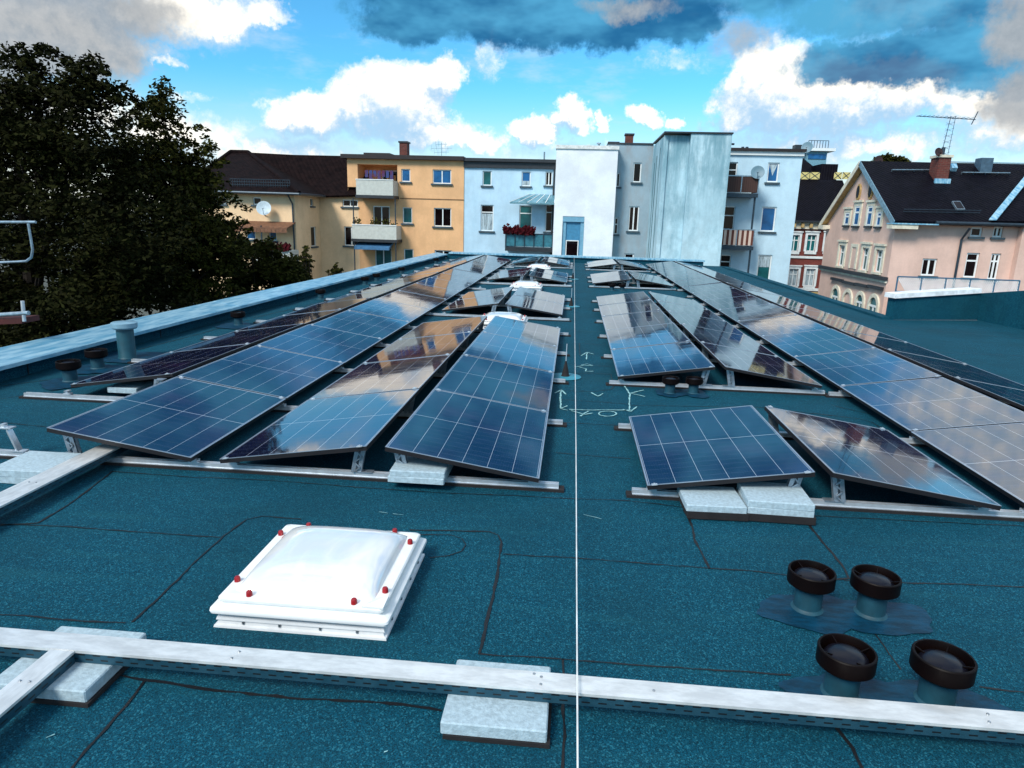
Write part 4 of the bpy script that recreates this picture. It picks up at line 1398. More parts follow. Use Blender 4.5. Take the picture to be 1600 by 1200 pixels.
f.slab(m_, rc[0], rc[0] + .05, rc[2], rc[3], 0.02, 1.25)
m_.build('railing_frame', M_steel, bo)
m_ = MB(); f.slab(m_, rc[0] - .02, f.len, rc[2] - .22, rc[2] - .01, .0, 1.3); m_.build('floor_slab', M_fascia, bo)
fl_ = MB(); rng = random.Random(5); r2 = f.rect(790, 353, 838, 365)
for i in range(700):
    s, z, o = rng.uniform(r2[0], r2[1]), rc[3] + rng.uniform(-.1, .22) + abs(rng.gauss(0, .12)), rng.uniform(1.15, 1.55)
    a, bq = rng.uniform(.04, .085), rng.uniform(-.08, .08)
    fl_.add([f.P(s - a, z, o), f.P(s, z - a, o + bq), f.P(s + a, z + bq, o), f.P(s, z + a, o - bq)], [(0, 1, 2, 3)])
fl_.build('flower_box', M_flower, h3)
m_ = MB(); m_.tube([f.P(f.len - .12, zt + .3, .12), f.P(f.len - .12, ZG, .12)], .055, 8); m_.build('downpipe', M_fascia, h3)
m_ = MB(); m_.tube([f.P(f.sz(849, 250)[0], zt + .5, -1), f.P(f.sz(849, 250)[0], zt + 1.1, -1)], .05, 8); m_.build('roof_pipe', M_galv, h3)

# ---- white windowless tower with door
X4, X5 = on_y(867, 300, 42).x, on_y(962, 300, 42).x
h4 = house('stair_tower', 'plain white rendered tower with a blue door in the middle', (X4 + X5) / 2, 44, 'tower')
zt = on_y(915, 233, 42).z
f = Fac(h4, (X4, 42), (X5, 42), (0, -1)); dr = f.rect(878, 338, 912, 402)
mb = MB(); f.wall(mb, [dr], 0, f.len, ZG, zt, depth=.25)
for s in (0, f.len): mb.add([f.P(s, ZG), f.P(s, zt), f.P(s, zt, -6), f.P(s, ZG, -6)], [(0, 1, 2, 3)])
mb.build('wall', W_tower, h4)
f.part('roof_edge', mat('white_edge', (.66, .68, .66), .5), (-.05, f.len + .05, zt, zt + .2), -6, .08)
dpt = MB(); f.slab(dpt, dr[0] + .01, dr[1] - .01, dr[3] - .32, dr[3] - .004, -.2, -.03); f.slab(dpt, dr[0] + .01, dr[0] + .22, dr[2], dr[3] - .32, -.2, -.1); f.slab(dpt, dr[1] - .22, dr[1] - .01, dr[2], dr[3] - .32, -.2, -.1)
dd = dpt.build('door', mat('door_frame_blue', (.16, .36, .50), .4, var=.1), h4)
m_ = MB(); f.slab(m_, dr[0] + .22, dr[1] - .22, dr[2], dr[3] - .32, -.24, -.18); m_.build('shutter', M_shut, dd)
rq = f.rect(885, 377, 902, 402); m_ = MB(); f.slab(m_, rq[0], rq[1], rq[2], rq[3], -.175, -.16); m_.build('pane', M_glass, dd)
m_ = MB(); f.slab(m_, rq[0] - .06, rq[0] - .003, rq[2], rq[3] + .06, -.178, -.14); f.slab(m_, rq[1] + .003, rq[1] + .06, rq[2], rq[3] + .06, -.178, -.14); f.slab(m_, rq[0] - .003, rq[1] + .003, rq[3] + .003, rq[3] + .06, -.178, -.14); m_.build('pane_frame', M_wframe, dd)
m_ = MB(); c = f.sz(937, 229); m_.tube([f.P(c[0], zt + .2, -2), f.P(c[0], zt + .5, -2)], .06, 8); m_.lathe([(.001, 0), (.14, 0), (.12, .07), (.001, .09)], 10, f.P(c[0], zt + .5, -2)); m_.build('roof_vent', M_galv, h4)
chimney(h4, 951, 224, 966, 240, 46, zt - .5, mat('brown_chimney', (.10, .035, .028), .8))
chimney(h4, 977, 211, 989, 240, 48, zt - 2)
m_ = MB(); m_.box(on_y(962, 300, 42).x - h4.location.x + .02, on_y(966, 230, 46).x - h4.location.x + .9, 46.8 - 44, 52 - 44, 0, zt - ZG - .6); m_.build('rear_wing', W_chim, h4)

# ---- grey stained building
XA, XB = on_y(959, 330, 43).x, on_y(1022, 330, 43).x
XS, XE = on_y(1038, 212, 38).x, on_y(1142, 212, 38).x
h5 = house('grey_rendered_house', 'tall grey rendered building with dark water stains and few windows', (XA + XE) / 2, 42)
zt = on_y(985, 226, 43).z; zt2 = on_y(1090, 212, 38).z
f = Fac(h5, (XA - .6, 43), (XS, 43), (0, -1))
Wn = [(989, 254, 1002, 285, 0, 0), (982, 322, 998, 361, 1, 0), (975, 396, 990, 420, 0, 0)]
rr_ = [f.rect(*q[:4]) for q in Wn]
fl2 = f.rect(963, 270, 969, 292), f.rect(959.5, 340, 966, 366)
mb = MB(); f.wall(mb, rr_ + list(fl2), 0, f.len, ZG, zt)
mb.build('wall', W_grey, h5)
for q, rct in zip(Wn, rr_): f.window(rct, q[4], glass=M_glass, fw=.07)
for rct in fl2: f.window(rct, 0, .6 if rct is fl2[1] else 0, fw=.06)
f.part('roof', M_fascia, (0, f.len - .01, zt, zt + .10), -8, .05)
fl3 = Fac(h5, (XS, 38), (XS, 43), (-1, 0))
fm5 = Fac(h5, (XS, 38), (XE, 38), (0, -1))
gs = fm5.sz(1071, 300)[0]
mb = MB(); fl3.wall(mb, [], 0, fl3.len, ZG, zt2 - .05)
fm5.wall(mb, [], 0, gs, ZG, zt2)
mb.build('stained_wall', W_stain, h5)
m_ = MB()
fm5.slab(m_, gs, fm5.len, ZG, zt2 + .06, -5, .35)
m_.build('stained_wall', W_stain, h5)
for k, (sa, sb) in enumerate(((1.2, 1.26), (2.6, 2.75), (3.6, 3.66))):
    fl3.part('wall_crack', mat('damp_groove', (.05, .12, .15), .9), (sa, sb, ZG, zt2 - .5 - .3 * k), .002, .02)
fm5.part('wall_pilaster', W_stain, (.0, .22, ZG, zt2 - .02), .003, .1)
fm5.part('roof', M_fascia, (-.05, fm5.len + .04, zt2 + .065, zt2 + .14), -5, .42)
m_ = MB(); m_.tube([fm5.P(fm5.len, zt2 - .35, -.3), fm5.P(fm5.len + .28, zt2 - .35, -.3)], .05, 6); m_.build('spout', M_steel, h5)

# ---- cool white block with balconies
XF0, XF = on_y(1120, 300, 41).x, on_y(1244, 330, 41).x
h6 = house('cool_white_apartment_block', 'cool white apartment block with dark slatted and striped balconies', (XF0 + XF) / 2, 45)
zt = on_y(1195, 243, 41).z
f = Fac(h6, (XF0, 41), (XF, 41), (0, -1))
Wn = [(1199, 254, 1217, 285, 0, M_glassb, .0), (1189, 323, 1212, 362, 0, M_glassb, 0), (1183, 398, 1205, 438, 0, M_glasst, .0)]
Dn = [(1131, 253, 1151, 300), (1128, 322, 1147, 378), (1124, 398, 1141, 440)]
rr_ = [f.rect(*q[:4]) for q in Wn]; dd_ = [f.rect(*q) for q in Dn]
mb = MB(); f.wall(mb, rr_ + dd_, 0, f.len, ZG, zt); mb.add([f.P(f.len, ZG), f.P(f.len, zt), f.P(f.len, zt, -10), f.P(f.len, ZG, -10)], [(0, 1, 2, 3)])
mb.build('wall', W_blue, h6)
for q, rct in zip(Wn, rr_): f.window(rct, 0, glass=q[5], fw=.08)
for q in dd_: f.window(q, 0, .74, glass=M_glass, sill=False, name='balcony_door')
c = rr_[0]; m_ = MB(); m_.add([f.P(c[0] + .1, c[3] - .1, -.095), f.P(c[1] - .1, c[3] - .1, -.095), f.P((c[0] + c[1]) / 2, c[3] - .7, -.095), f.P(c[0] + .1, c[3] - .1, -.09), f.P(c[1] - .1, c[3] - .1, -.09), f.P((c[0] + c[1]) / 2, c[3] - .7, -.09)], [(0, 1, 2), (5, 4, 3), (0, 3, 4, 1), (1, 4, 5, 2), (2, 5, 3, 0)]); m_.build('curtain', M_curtain, h6)
c = rr_[2]; m_ = MB(); f.slab(m_, c[0] + .1, c[1] - .1, c[2] + .75, c[3] - .1, -.095, -.09); m_.build('curtain', M_curtain, h6)
f.part('roof', M_fasciab, (-.05, f.len + .1, zt + .22, zt + .36), -10, .25); f.part('cornice', M_wframe, (-.02, f.len + .04, zt + .002, zt + .215), -9.9, .12)
for k, (a, bq, c_, d, m0) in enumerate(((1134, 277, 1183, 302, M_baldark), (1128, 358, 1176, 382, M_balstripe))):
    rc = f.rect(a, bq, c_, d); rc = (.05, rc[1] - .25, rc[2], rc[3])
    bo = f.part('balcony', m0, (rc[0], rc[1], rc[2], rc[3] - .04), 1.3, 1.33)
    m_ = MB(); f.slab(m_, rc[1] - .03, rc[1], rc[2], rc[3] - .04, 0.02, 1.295); m_.build('side_panel', m0, bo)
    m_ = MB(); f.slab(m_, rc[0] - .02, rc[1] + .03, rc[3] - .035, rc[3] + .02, 1.28, 1.35); f.slab(m_, rc[1] - .04, rc[1] + .03, rc[3] - .035, rc[3] + .02, .02, 1.28)
    for s in (rc[0], (rc[0] + rc[1]) / 2, rc[1] - .04): f.slab(m_, s, s + .05, rc[2] - .05, rc[3] - .036, 1.331, 1.36)
    m_.build('railing_frame', M_galv, bo)
    m_ = MB(); f.slab(m_, rc[0], rc[1] + .02, rc[2] - .26, rc[2] - .055, 0, 1.36); m_.build('floor_slab', M_steel, bo)
    m_ = MB(); f.slab(m_, rc[1] - .12, rc[1] - .03, rc[2] - 2.3, rc[2] - .262, 1.1, 1.19); m_.build('post', M_steel, bo)
dc = on_y(1184, 269, 39.6)
dish('satellite_dish', 'round grey satellite dish beside the dark slatted balcony', (dc.x, dc.y, dc.z), .36, (-.2, -1, .3), M_dish, mount=(on_y(1180, 281, 39.75).x, 39.75, on_y(1180, 283, 39.75).z))
m_ = MB()
for q in (1179, 1186): s = f.sz(q, 238)[0]; m_.tube([f.P(s, zt + .36, -3), f.P(s, zt + .75, -3)], .09, 8)
m_.build('roof_vent', M_steel, h6)

# ---- red brick house
YB = 55.0
XG0, XG1 = on_y(1225, 400, YB).x, on_y(1318, 400, YB).x
h7 = house('red_brick_house', 'ornate red brick house with white window surrounds and black mansard roof', (XG0 + XG1) / 2, 60)
zc_, zt = on_y(1270, 358, YB).z, on_y(1270, 345, YB).z
f = Fac(h7, (XG0, YB), (XG1, YB), (0, -1))
rr_ = []
for cx, dx in ((1241, 0), (1267.5, 0), (1296, 0)):
    rr_.append((f.rect(cx - 7, 367, cx + 7, 393), 0)); rr_.append((f.rect(cx - 9, 420, cx + 5, 447), 1))
mb = MB(); f.wall(mb, [q[0] for q in rr_], 0, f.len, ZG, zc_); mb.add([f.P(0, ZG), f.P(0, zc_), f.P(0, zc_, -8), f.P(0, ZG, -8)], [(0, 1, 2, 3)])
mb.build('wall', W_brick, h7)
for rct, k in rr_:
    f.window(rct, 1, .68, glass=M_glasst if k == 0 else M_curtain, surround=M_trimw, sillmat=M_trimw, sillw=.2)
f.part('cornice', M_trim, (-.1, f.len + .1, zc_ + .002, zt - .12), -8, .18); f.part('gutter', M_fascia, (-.2, f.len + .2, zt - .118, zt), -8, .5)
for k in range(9): f.part('bracket', M_ochre, (.3 + k * .62, .5 + k * .62, zc_ + .1, zt - .2), .181, .38)
zb = on_y(1268, 452, YB).z
f.part('string_course', M_trimw, (-.02, f.len, zb - .12, zb + .08), .002, .15)
f.part('string_course', M_trimw, (-.02, f.len, on_y(1268, 402, YB).z - .1, on_y(1268, 402, YB).z + .08), .002, .08)
f.part('shop_front', mat('ochre_shop', (.50, .36, .14), .7), (-.05, f.len + .02, ZG, zb - .2), .002, .1)
zr = on_y(1290, 281, 59).z
plate(h7, 'roof', M_slate, [(XG0 - .3, YB - .4, zt), (XG1 + .6, YB - .4, zt), (XG1 + .6, 59, zr), (XG0 - .3, 59, zr)])
plate(h7, 'roof', M_slate, [(XG0 - .3, 59, zr), (XG1 + .6, 59, zr), (XG1 + .6, 66, zr), (XG0 - .3, 66, zr)])
for a in ((1250.5, 1264.5), (1265.5, 1280.5), (1303, 1315), (1316, 1328)):
    fx = Fac(h7, (XG0, 59.05), (XG1, 59.05), (0, -1)); z0, z1 = fx.sz(a[0], 280)[1], fx.sz(a[0], 269)[1]
    s0, s1 = fx.sz(a[0], 275)[0], fx.sz(a[1], 275)[0]
    pb = fx.part('roof_panel', M_yellowx, (s0, s1, z0, z1), 0, .04)
    m_ = MB(); m_.bar(fx.P(s0, z0, .045), fx.P(s1, z1, .045), .05, .01, (0, 1, 0)); m_.bar(fx.P(s1, z0, .055), fx.P(s0, z1, .055), .05, .01, (0, 1, 0)); m_.build('cross_brace', M_steel, pb)
lt = on_y(1252, 320, 57); m_ = MB(); bb = h7.location; m_.hexa([(lt.x - bb.x - .5, 56.2 - 60, lt.z - bb.z - .45), (lt.x - bb.x + .5, 56.2 - 60, lt.z - bb.z - .45), (lt.x - bb.x + .5, 57.1 - 60, lt.z - bb.z + .3), (lt.x - bb.x - .5, 57.1 - 60, lt.z - bb.z + .3), (lt.x - bb.x - .5, 56.1 - 60, lt.z - bb.z - .35), (lt.x - bb.x + .5, 56.1 - 60, lt.z - bb.z - .35), (lt.x - bb.x + .5, 57.0 - 60, lt.z - bb.z + .4), (lt.x - bb.x - .5, 57.0 - 60, lt.z - bb.z + .4)]); m_.build('roof_window', M_wframe, h7)

# ---- dark gabled house and the slim tower farther back
YD = 75.0
h8 = house('dark_roofed_house', 'dark roofed house with a small gable rising behind the red brick house', on_y(1270, 300, YD).x, 79)
x0, x1, xm = on_y(1215, 260, YD).x, on_y(1296, 285, YD).x, on_y(1255, 240, YD).x
z0 = on_y(1275, 285, YD).z; z1 = on_y(1255, 236, YD).z
wbox(h8, 'wall', W_grey, x0, x1, YD, 85, ZG, z0)
plate(h8, 'roof', M_slate, [(x0, YD - .3, z0), (x1 + .3, YD - .3, z0), (xm + .8, YD + 4, z1), (x0, YD + 4, z1)])
plate(h8, 'roof', M_slate, [(x1 + .3, YD - .3, z0), (x1 + .3, 85, z0), (xm + .8, YD + 4, z1)])
a, bq = on_y(1284, 256, YD - 1), on_y(1306, 286, YD - 1)
wbox(h8, 'dormer', M_slate, a.x, bq.x, YD - 1, YD + 3, bq.z - 2, a.z)
a, bq = on_y(1243, 226, YD + 3), on_y(1253, 240, YD + 3)
wbox(h8, 'chimney', M_fascia, a.x, bq.x, YD + 3, YD + 4, bq.z - 1, a.z)
h9 = house('glazed_tower', 'slim blue glazed tower top with roof railing in the far distance', on_y(1288, 250, 140).x, 145, 'tower')
a, bq = on_y(1262, 236, 140), on_y(1291, 252, 140)
wbox(h9, 'shaft', M_bluepaint, a.x, bq.x, 140, 150, ZG, a.z)
wbox(h9, 'roof_slab', M_wframe, a.x - .6, bq.x + 1.2, 139.2, 150, a.z, a.z + .5)
for i in range(2): wbox(h9, 'window_band', M_glassb, a.x + .2, bq.x - .2, 139.85, 139.99, a.z - 1.4 - i * 2.2, a.z - .5 - i * 2.2)
m_ = MB()
for i in range(8):
    x = a.x - h9.location.x + (bq.x - a.x) * i / 7; m_.bar((x, -5, a.z - ZG + .5), (x, -5, a.z - ZG + 1.9), .09, .09, (0, 1, 0))
m_.bar((a.x - h9.location.x, -5, a.z - ZG + 1.9), (bq.x - h9.location.x, -5, a.z - ZG + 1.9), .1, .1); m_.build('roof_railing', M_steel, h9)
dc = on_y(1261, 230, YD - 1)
dish('satellite_dish', 'dark satellite dish on the far roof above the red brick house', (dc.x, dc.y, dc.z), .55, (-.5, -1, .3), M_dish, mount=(dc.x, dc.y + .4, dc.z - 1.3))

# ---- pink gabled house, right
YP = 34.0
XP = on_y(1400, 347, YP).x
h10 = house('pink_house', 'pink gabled house with black slate roof and arched ground windows', XP + 6, 39)
f = Fac(h10, (XP, YP), (XP, 50), (-1, 0))
sB = f.sz(1293, 345)[0]
zeave = on_y(1400, 347, YP).z
zap = f.sz(1348, 257); smid = sB / 2
zapx = f.sz(1347, 262)[1]
mb = MB()
low = []
for (a, bq, c, d) in ((1311, 383, 1320, 416), (1331, 386, 1338, 420), (1347, 387, 1357, 423), (1368, 390, 1379, 426)):
    low.append(f.rect(a, bq, c, d))
f.wall(mb, [low[0], low[2], low[3]], 0, sB, ZG, zeave)
mb.add([f.P(0, zeave), f.P(sB, zeave), f.P(smid, zapx)], [(0, 1, 2)])
XQ = XP + 11
mb.add([f.P(sB, ZG), f.P(sB, zeave), (XQ - h10.location.x, YP + sB - 39, zeave - ZG), (XQ - h10.location.x, YP + sB - 39, 0)], [(0, 1, 2, 3)])
ff = Fac(h10, (XP, YP), (XQ, YP), (0, -1))
Wn = [(1440, 404, 1463, 431, 1, 0, 0), (1517, 355, 1535, 370, 0, 0, 0), (1552, 354, 1567, 371, 1, 0, 0), (1508, 395, 1528, 434, 0, .68, 0), (1546, 396, 1561, 437, 1, .7, 0)]
rr_ = [ff.rect(*q[:4]) for q in Wn]
ff.wall(mb, rr_, 0, ff.len, ZG, zeave)
mb.build('wall', W_pink, h10)
for q, rct in zip(Wn, rr_): ff.window(rct, q[4], q[5], glass=M_glass, fw=.075)
for i in (0, 2, 3): f.window(low[i], 1, .66, glass=M_glasst, surround=M_trim, sillmat=M_trim, fw=.07)
rb_ = low[1]
nb = f.part('blind_window', W_pink, (rb_[0], rb_[1], rb_[2], rb_[3]), .002, .03); m_ = MB(); k = .17
for a in ((rb_[0] - k, rb_[0], rb_[2], rb_[3]), (rb_[1], rb_[1] + k, rb_[2], rb_[3]), (rb_[0] - k, rb_[1] + k, rb_[3], rb_[3] + k)): f.slab(m_, *a, .002, .07)
m_.build('surround', M_trim, nb)
for (a, bq, c, d) in ((1321, 332, 1328, 352), (1336, 322, 1344, 353), (1356, 322, 1364, 353), (1371, 331, 1378, 354)):
    f.window(f.rect(a, bq, c, d), 0, .68, glass=M_glassb, proud=True, surround=M_trim, sillmat=M_fascia, fw=.09)
for (cx, cy) in ((1343, 300), (1362, 298.5)):
    s, z = f.sz(cx, cy); m_ = MB(); k = 16; ring = [(s + .26 * math.cos(2 * math.pi * j / k), z + .42 * math.sin(2 * math.pi * j / k)) for j in range(k)]
    m_.loft([[f.P(*q, .003) for q in ring], [f.P(*q, .08) for q in ring]], False, True); oo = m_.build('oval_window', M_ochre, h10)
    m_ = MB(); ring = [(s + .17 * math.cos(2 * math.pi * j / k), z + .32 * math.sin(2 * math.pi * j / k)) for j in range(k)]; m_.loft([[f.P(*q, .081) for q in ring], [f.P(*q, .1) for q in ring]], False, True); m_.build('pane', M_glass, oo)
# arched ground windows
for i, (a, bq, c, d) in enumerate(((1301, 450, 1311, 482), (1319, 456, 1330, 490), (1339, 460, 1349, 494), (1359, 464, 1371, 502))):
    rc = f.rect(a, bq, c, d); w_ = rc[1] - rc[0]; cz = rc[3] - w_ / 2; cc = (rc[0] + rc[1]) / 2
    outer = [(rc[0] - .2, rc[2] - .6)] + [(cc - (w_ / 2 + .2) * math.cos(math.pi * j / 10), cz + (w_ / 2 + .2) * math.sin(math.pi * j / 10)) for j in range(11)] + [(rc[1] + .2, rc[2] - .6)]
    inner = [(rc[0], rc[2] - .6)] + [(cc - w_ / 2 * math.cos(math.pi * j / 10), cz + w_ / 2 * math.sin(math.pi * j / 10)) for j in range(11)] + [(rc[1], rc[2] - .6)]
    m_ = MB(); m_.loft([[f.P(*q, .003) for q in outer], [f.P(*q, .09) for q in outer], [f.P(*q, .09) for q in inner], [f.P(*q, .003) for q in inner]], closed=False)
    aw_ = m_.build('arched_window', M_trim, h10)
    m_ = MB(); m_.add([f.P(*q, .012) for q in inner], [tuple(range(len(inner)))]); m_.build('pane', W_pink if i == 1 else M_glasst, aw_)
    if i != 1:
        m_ = MB(); f.slab(m_, cc - .05, cc + .05, rc[2] - .6, cz, .014, .05); f.slab(m_, rc[0], rc[1], cz - .05, cz + .05, .014, .052); m_.build('mullion', M_wframe, aw_)
    m_ = MB(); f.slab(m_, rc[0] - .35, rc[1] + .35, rc[3] + .42, rc[3] + .56, .003, .16); m_.build('hood', M_fascia, aw_)
zs = f.sz(1345, 428)[1]
f.part('string_course', M_fascia, (-.1, sB, zs - .08, zs + .08), .003, .2)
f.part('frieze', M_trim, (-.05, sB, zs - .2, zs - .085), .003, .1)
# roof: ridge runs to the right from the gable
YR = YP + smid
ov = .30
ovf = .5
e0, e1 = (XP - ov, YP - ovf, zeave + .06), (XQ + 3, YP - ovf, zeave + .06)
rd0, rd1 = (XP - ov, YR, zapx + .30), (XQ + 3, YR, zapx + .30)
sr = plate(h10, 'roof', M_slate, [e0, e1, rd1, rd0], .16)
plate(h10, 'roof', M_slate, [rd0, rd1, (XQ + 3, YP + sB + ov, zeave - .12), (XP - ov, YP + sB + ov, zeave - .12)], .16)
for (a, bq) in ((e0, rd0), ((XP - ov, YP + sB + ov, zeave - .12), rd0)):
    m_ = MB(); b0 = h10.location
    A_, B_ = Vector(a) - b0, Vector(bq) - b0
    m_.bar(A_ + Vector((-.02, 0, -.12)), B_ + Vector((-.02, 0, -.12)), .04, .26)
    m_.build('barge_board', M_trim if a is not e0 else mat('zinc_edge', (.22, .36, .44), .4, .5), h10)
    m_ = MB(); m_.bar(A_ + Vector((ov * .5, 0, -.22)), B_ + Vector((ov * .5, 0, -.22)), ov * .92, .05); m_.build('soffit', M_ochre, h10)
rt_ = MB(); b0 = h10.location; rt_.box(XP - ov - b0.x - .1, XP - b0.x + .75, YP - ovf - b0.y - .1, YP - b0.y - .02, zeave - b0.z - .30, zeave - b0.z - .1); rt_.build('eave_return', M_trim, h10)
rt_ = MB(); rt_.box(XP - ov - b0.x - .12, XP - b0.x + 1.6, YP - ovf - b0.y - .15, YP - b0.y - .02, zeave - b0.z - .098, zeave - b0.z - .04); rt_.build('eave_flashing', M_cap, h10)
rt_ = MB(); rt_.box(XP - ov - b0.x - .1, XP - b0.x - .003, YP + sB - b0.y - .55, YP + sB + ov - b0.y, zeave - b0.z - .42, zeave - b0.z - .2); rt_.build('eave_return', M_trim, h10)
gt = MB(); gt.tube([(XP + 1.5 - b0.x, YP - ovf - .06 - b0.y, zeave + .02 - b0.z), (XQ + 3 - b0.x, YP - ovf - .06 - b0.y, zeave + .02 - b0.z)], .075, 8)
sd_, zd = ff.sz(1507, 350)
gt.tube([ff.P(sd_, zeave - .2, .5), ff.P(sd_ - .05, zeave - .7, .09), ff.P(sd_ - .05, ZG, .09)], .055, 8); gt.build('gutter', M_steel, h10)
# cross wing with its own slope at the right
xv = ff.sz(1540, 342)[0] + XP; xt = on_y(1612, 262, YR - 1).x
plate(h10, 'roof', M_slate, [(xv, YP - ovf - .02, zeave + .16), (xv + 7, YP - ovf - .02, zeave + .25), (xv + 9, YR, zapx + 1.2), (xv + 4.2, YR - .6, zapx + .32)], .12)
m_ = MB(); m_.bar(Vector((xv, YP - ovf - .06, zeave + .2)) - b0, Vector((xv + 4.2, YR - .6, zapx + .38)) - b0, .3, .04); m_.build('valley_flashing', M_cap, h10)
wg = MB(); ff.slab(wg, ff.sz(1583, 400)[0], ff.len + 3, ZG, zeave - .05, -2, .35); wg.build('wing_wall', W_pink, h10)
# roof furniture
def slope_pt(px, py):
    d = ray(px, py)
    p0, nn = Vector(e0), (Vector(e1) - Vector(e0)).cross(Vector(rd0) - Vector(e0)).normalized()
    t = (p0 - Vector((0, 0, CAMH))).dot(nn) / d.dot(nn)
    return d * t + Vector((0, 0, CAMH)), nn
c0, nn = slope_pt(1471, 284)
zt_ = on_y(1473, 246, c0.y).z
a_, b_ = on_y(1464, 265, c0.y).x, on_y(1483, 265, c0.y).x
ch = wbox(h10, 'chimney', W_chim, a_, b_, c0.y - .05, c0.y + .75, c0.z - .3, zt_)
cb = MB(); cb.box(a_ - .06 - b0.x, b_ + .06 - b0.x, c0.y - .11 - b0.y, c0.y + .81 - b0.y, zt_ - b0.z, zt_ + .12 - b0.z); cb.build('chimney_cap', M_trim, ch)
cb = MB(); cb.tube([((a_ + b_) / 2 - b0.x, c0.y + .3 - b0.y, zt_ + .12 - b0.z), ((a_ + b_) / 2 - b0.x, c0.y + .3 - b0.y, zt_ + .5 - b0.z)], .09, 8); cb.build('chimney_pot', M_steel, ch)
cb = MB(); cb.box(a_ - .08 - b0.x, b_ + .1 - b0.x, c0.y - .14 - b0.y, c0.y - .055 - b0.y, c0.z - .1 - b0.z, c0.z + .14 - b0.z); cb.build('flashing', M_cap, ch)
for (q1x, q1y, q2x, q2y) in ((1393, 268, 1462, 268), (1502, 272, 1576, 273)):
    p1, p2 = slope_pt(q1x, q1y)[0], slope_pt(q2x, q2y)[0]
    m_ = MB(); m_.bar(p1 - b0 + nn * .1, p2 - b0 + nn * .1, .14, .04)
    for i in range(5):
        q = p1.lerp(p2, i / 4); m_.bar(q - b0, q - b0 + nn * .1, .04, .04)
    m_.build('roof_walkway', M_galv, h10)
p1, p2 = slope_pt(1410, 333)[0], slope_pt(1530, 335)[0]
m_ = MB()
for k in (.08, .2): m_.tube([p1 - b0 + nn * k, p2 - b0 + nn * k], .02, 6)
m_.build('snow_guard', M_steel, h10)
q = [slope_pt(*p)[0] for p in ((1486, 317), (1499, 317), (1507, 330), (1494, 330))]
m_ = MB(); m_.hexa([p - b0 + nn * .01 for p in q] + [p - b0 + nn * .10 for p in q]); rwn = m_.build('roof_window', M_galv, h10)
m_ = MB(); cq = sum(q, Vector()) / 4; m_.hexa([cq + (p - cq) * .8 - b0 + nn * .102 for p in q] + [cq + (p - cq) * .8 - b0 + nn * .115 for p in q]); m_.build('pane', M_glass, rwn)
q = [slope_pt(*p)[0] for p in ((1483, 261), (1492, 261), (1494, 268), (1485, 268))]
m_ = MB(); m_.hexa([p - b0 + nn * .01 for p in q] + [p - b0 + nn * .2 for p in q]); m_.build('roof_hatch', M_cap, h10)
p = on_y(1536, 262, YR - .5); m_ = MB(); m_.box(p.x - b0.x - .28, p.x - b0.x + .28, YR - .8 - b0.y, YR - .2 - b0.y, p.z - .6 - b0.z, p.z + .45 - b0.z); m_.build('vent_stack', mat('stack_blue', (.05, .10, .15), .6), h10)

# round dishes and antenna above the ridge
dc = on_y(1373, 250.5, YR + .4)
dish('satellite_dish', 'dark round satellite dish above the left end of the pink house ridge', (dc.x, dc.y, dc.z), .24, (.2, -1, .2), M_dishd, mount=(dc.x, dc.y + .1, rd0[2] - .1))
an = empty('roof_antenna', (on_y(1474, 235, c0.y + .4).x, c0.y + .4, zt_))
m_ = MB(); top = on_y(1477, 182, c0.y + .4).z - zt_
W2 = .16
for dx, dy in ((-W2, -W2), (W2, -W2), (0, W2)): m_.tube([(dx, dy, 0), (dx * .7 + .14, dy * .7, top)], .012, 5)
for k in range(7):
    z_ = top * (k + .5) / 7; m_.bar((-W2, -W2, z_), (W2 + .1, -W2, z_ + .15), .012, .012); m_.bar((W2, -W2, z_), (0, W2, z_ + .15), .012, .012)
m_.build('lattice_mast', M_steel, an)
m_ = MB(); m_.bar((-1.5, 0, top), (1.25, 0, top - .12), .03, .03)
for k in range(13): x = -1.4 + k * .2; m_.bar((x, -.3, top + .02 - k * .008), (x, .3, top + .02 - k * .008), .014, .014)
m_.bar((1.1, 0, top - .35), (1.3, 0, top + .25), .02, .06, (0, 1, 0)); m_.build('aerial', M_steel, an)
tag(an, 'tall lattice antenna with a horizontal aerial above the pink house chimney', 'antenna')
dc = on_y(1467, 237.5, c0.y - .1)
dish('satellite_dish', 'dark red round dish at the foot of the tall antenna', (dc.x, dc.y, dc.z), .21, (.2, -1, .2), M_dishd, mount=(dc.x + .2, dc.y + .3, dc.z - .4))

# far shed behind the pink house
p0, p1 = on_y(1543, 248, 95), on_y(1700, 243, 95)
h11 = house('warehouse', 'long pale blue warehouse roof far behind the pink house', (p0.x + p1.x) / 2, 105, 'warehouse')
wbox(h11, 'wall', M_bluepaint, p0.x, p1.x, 95, 115, ZG, p0.z - .4)
plate(h11, 'roof', mat('shed_roof', (.30, .42, .50), .5, .2), [(p0.x - .3, 94.5, p0.z - .5), (p1.x, 94.5, p0.z - .5), (p1.x, 105, p0.z + .5), (p0.x - .3, 105, p0.z + .5)])

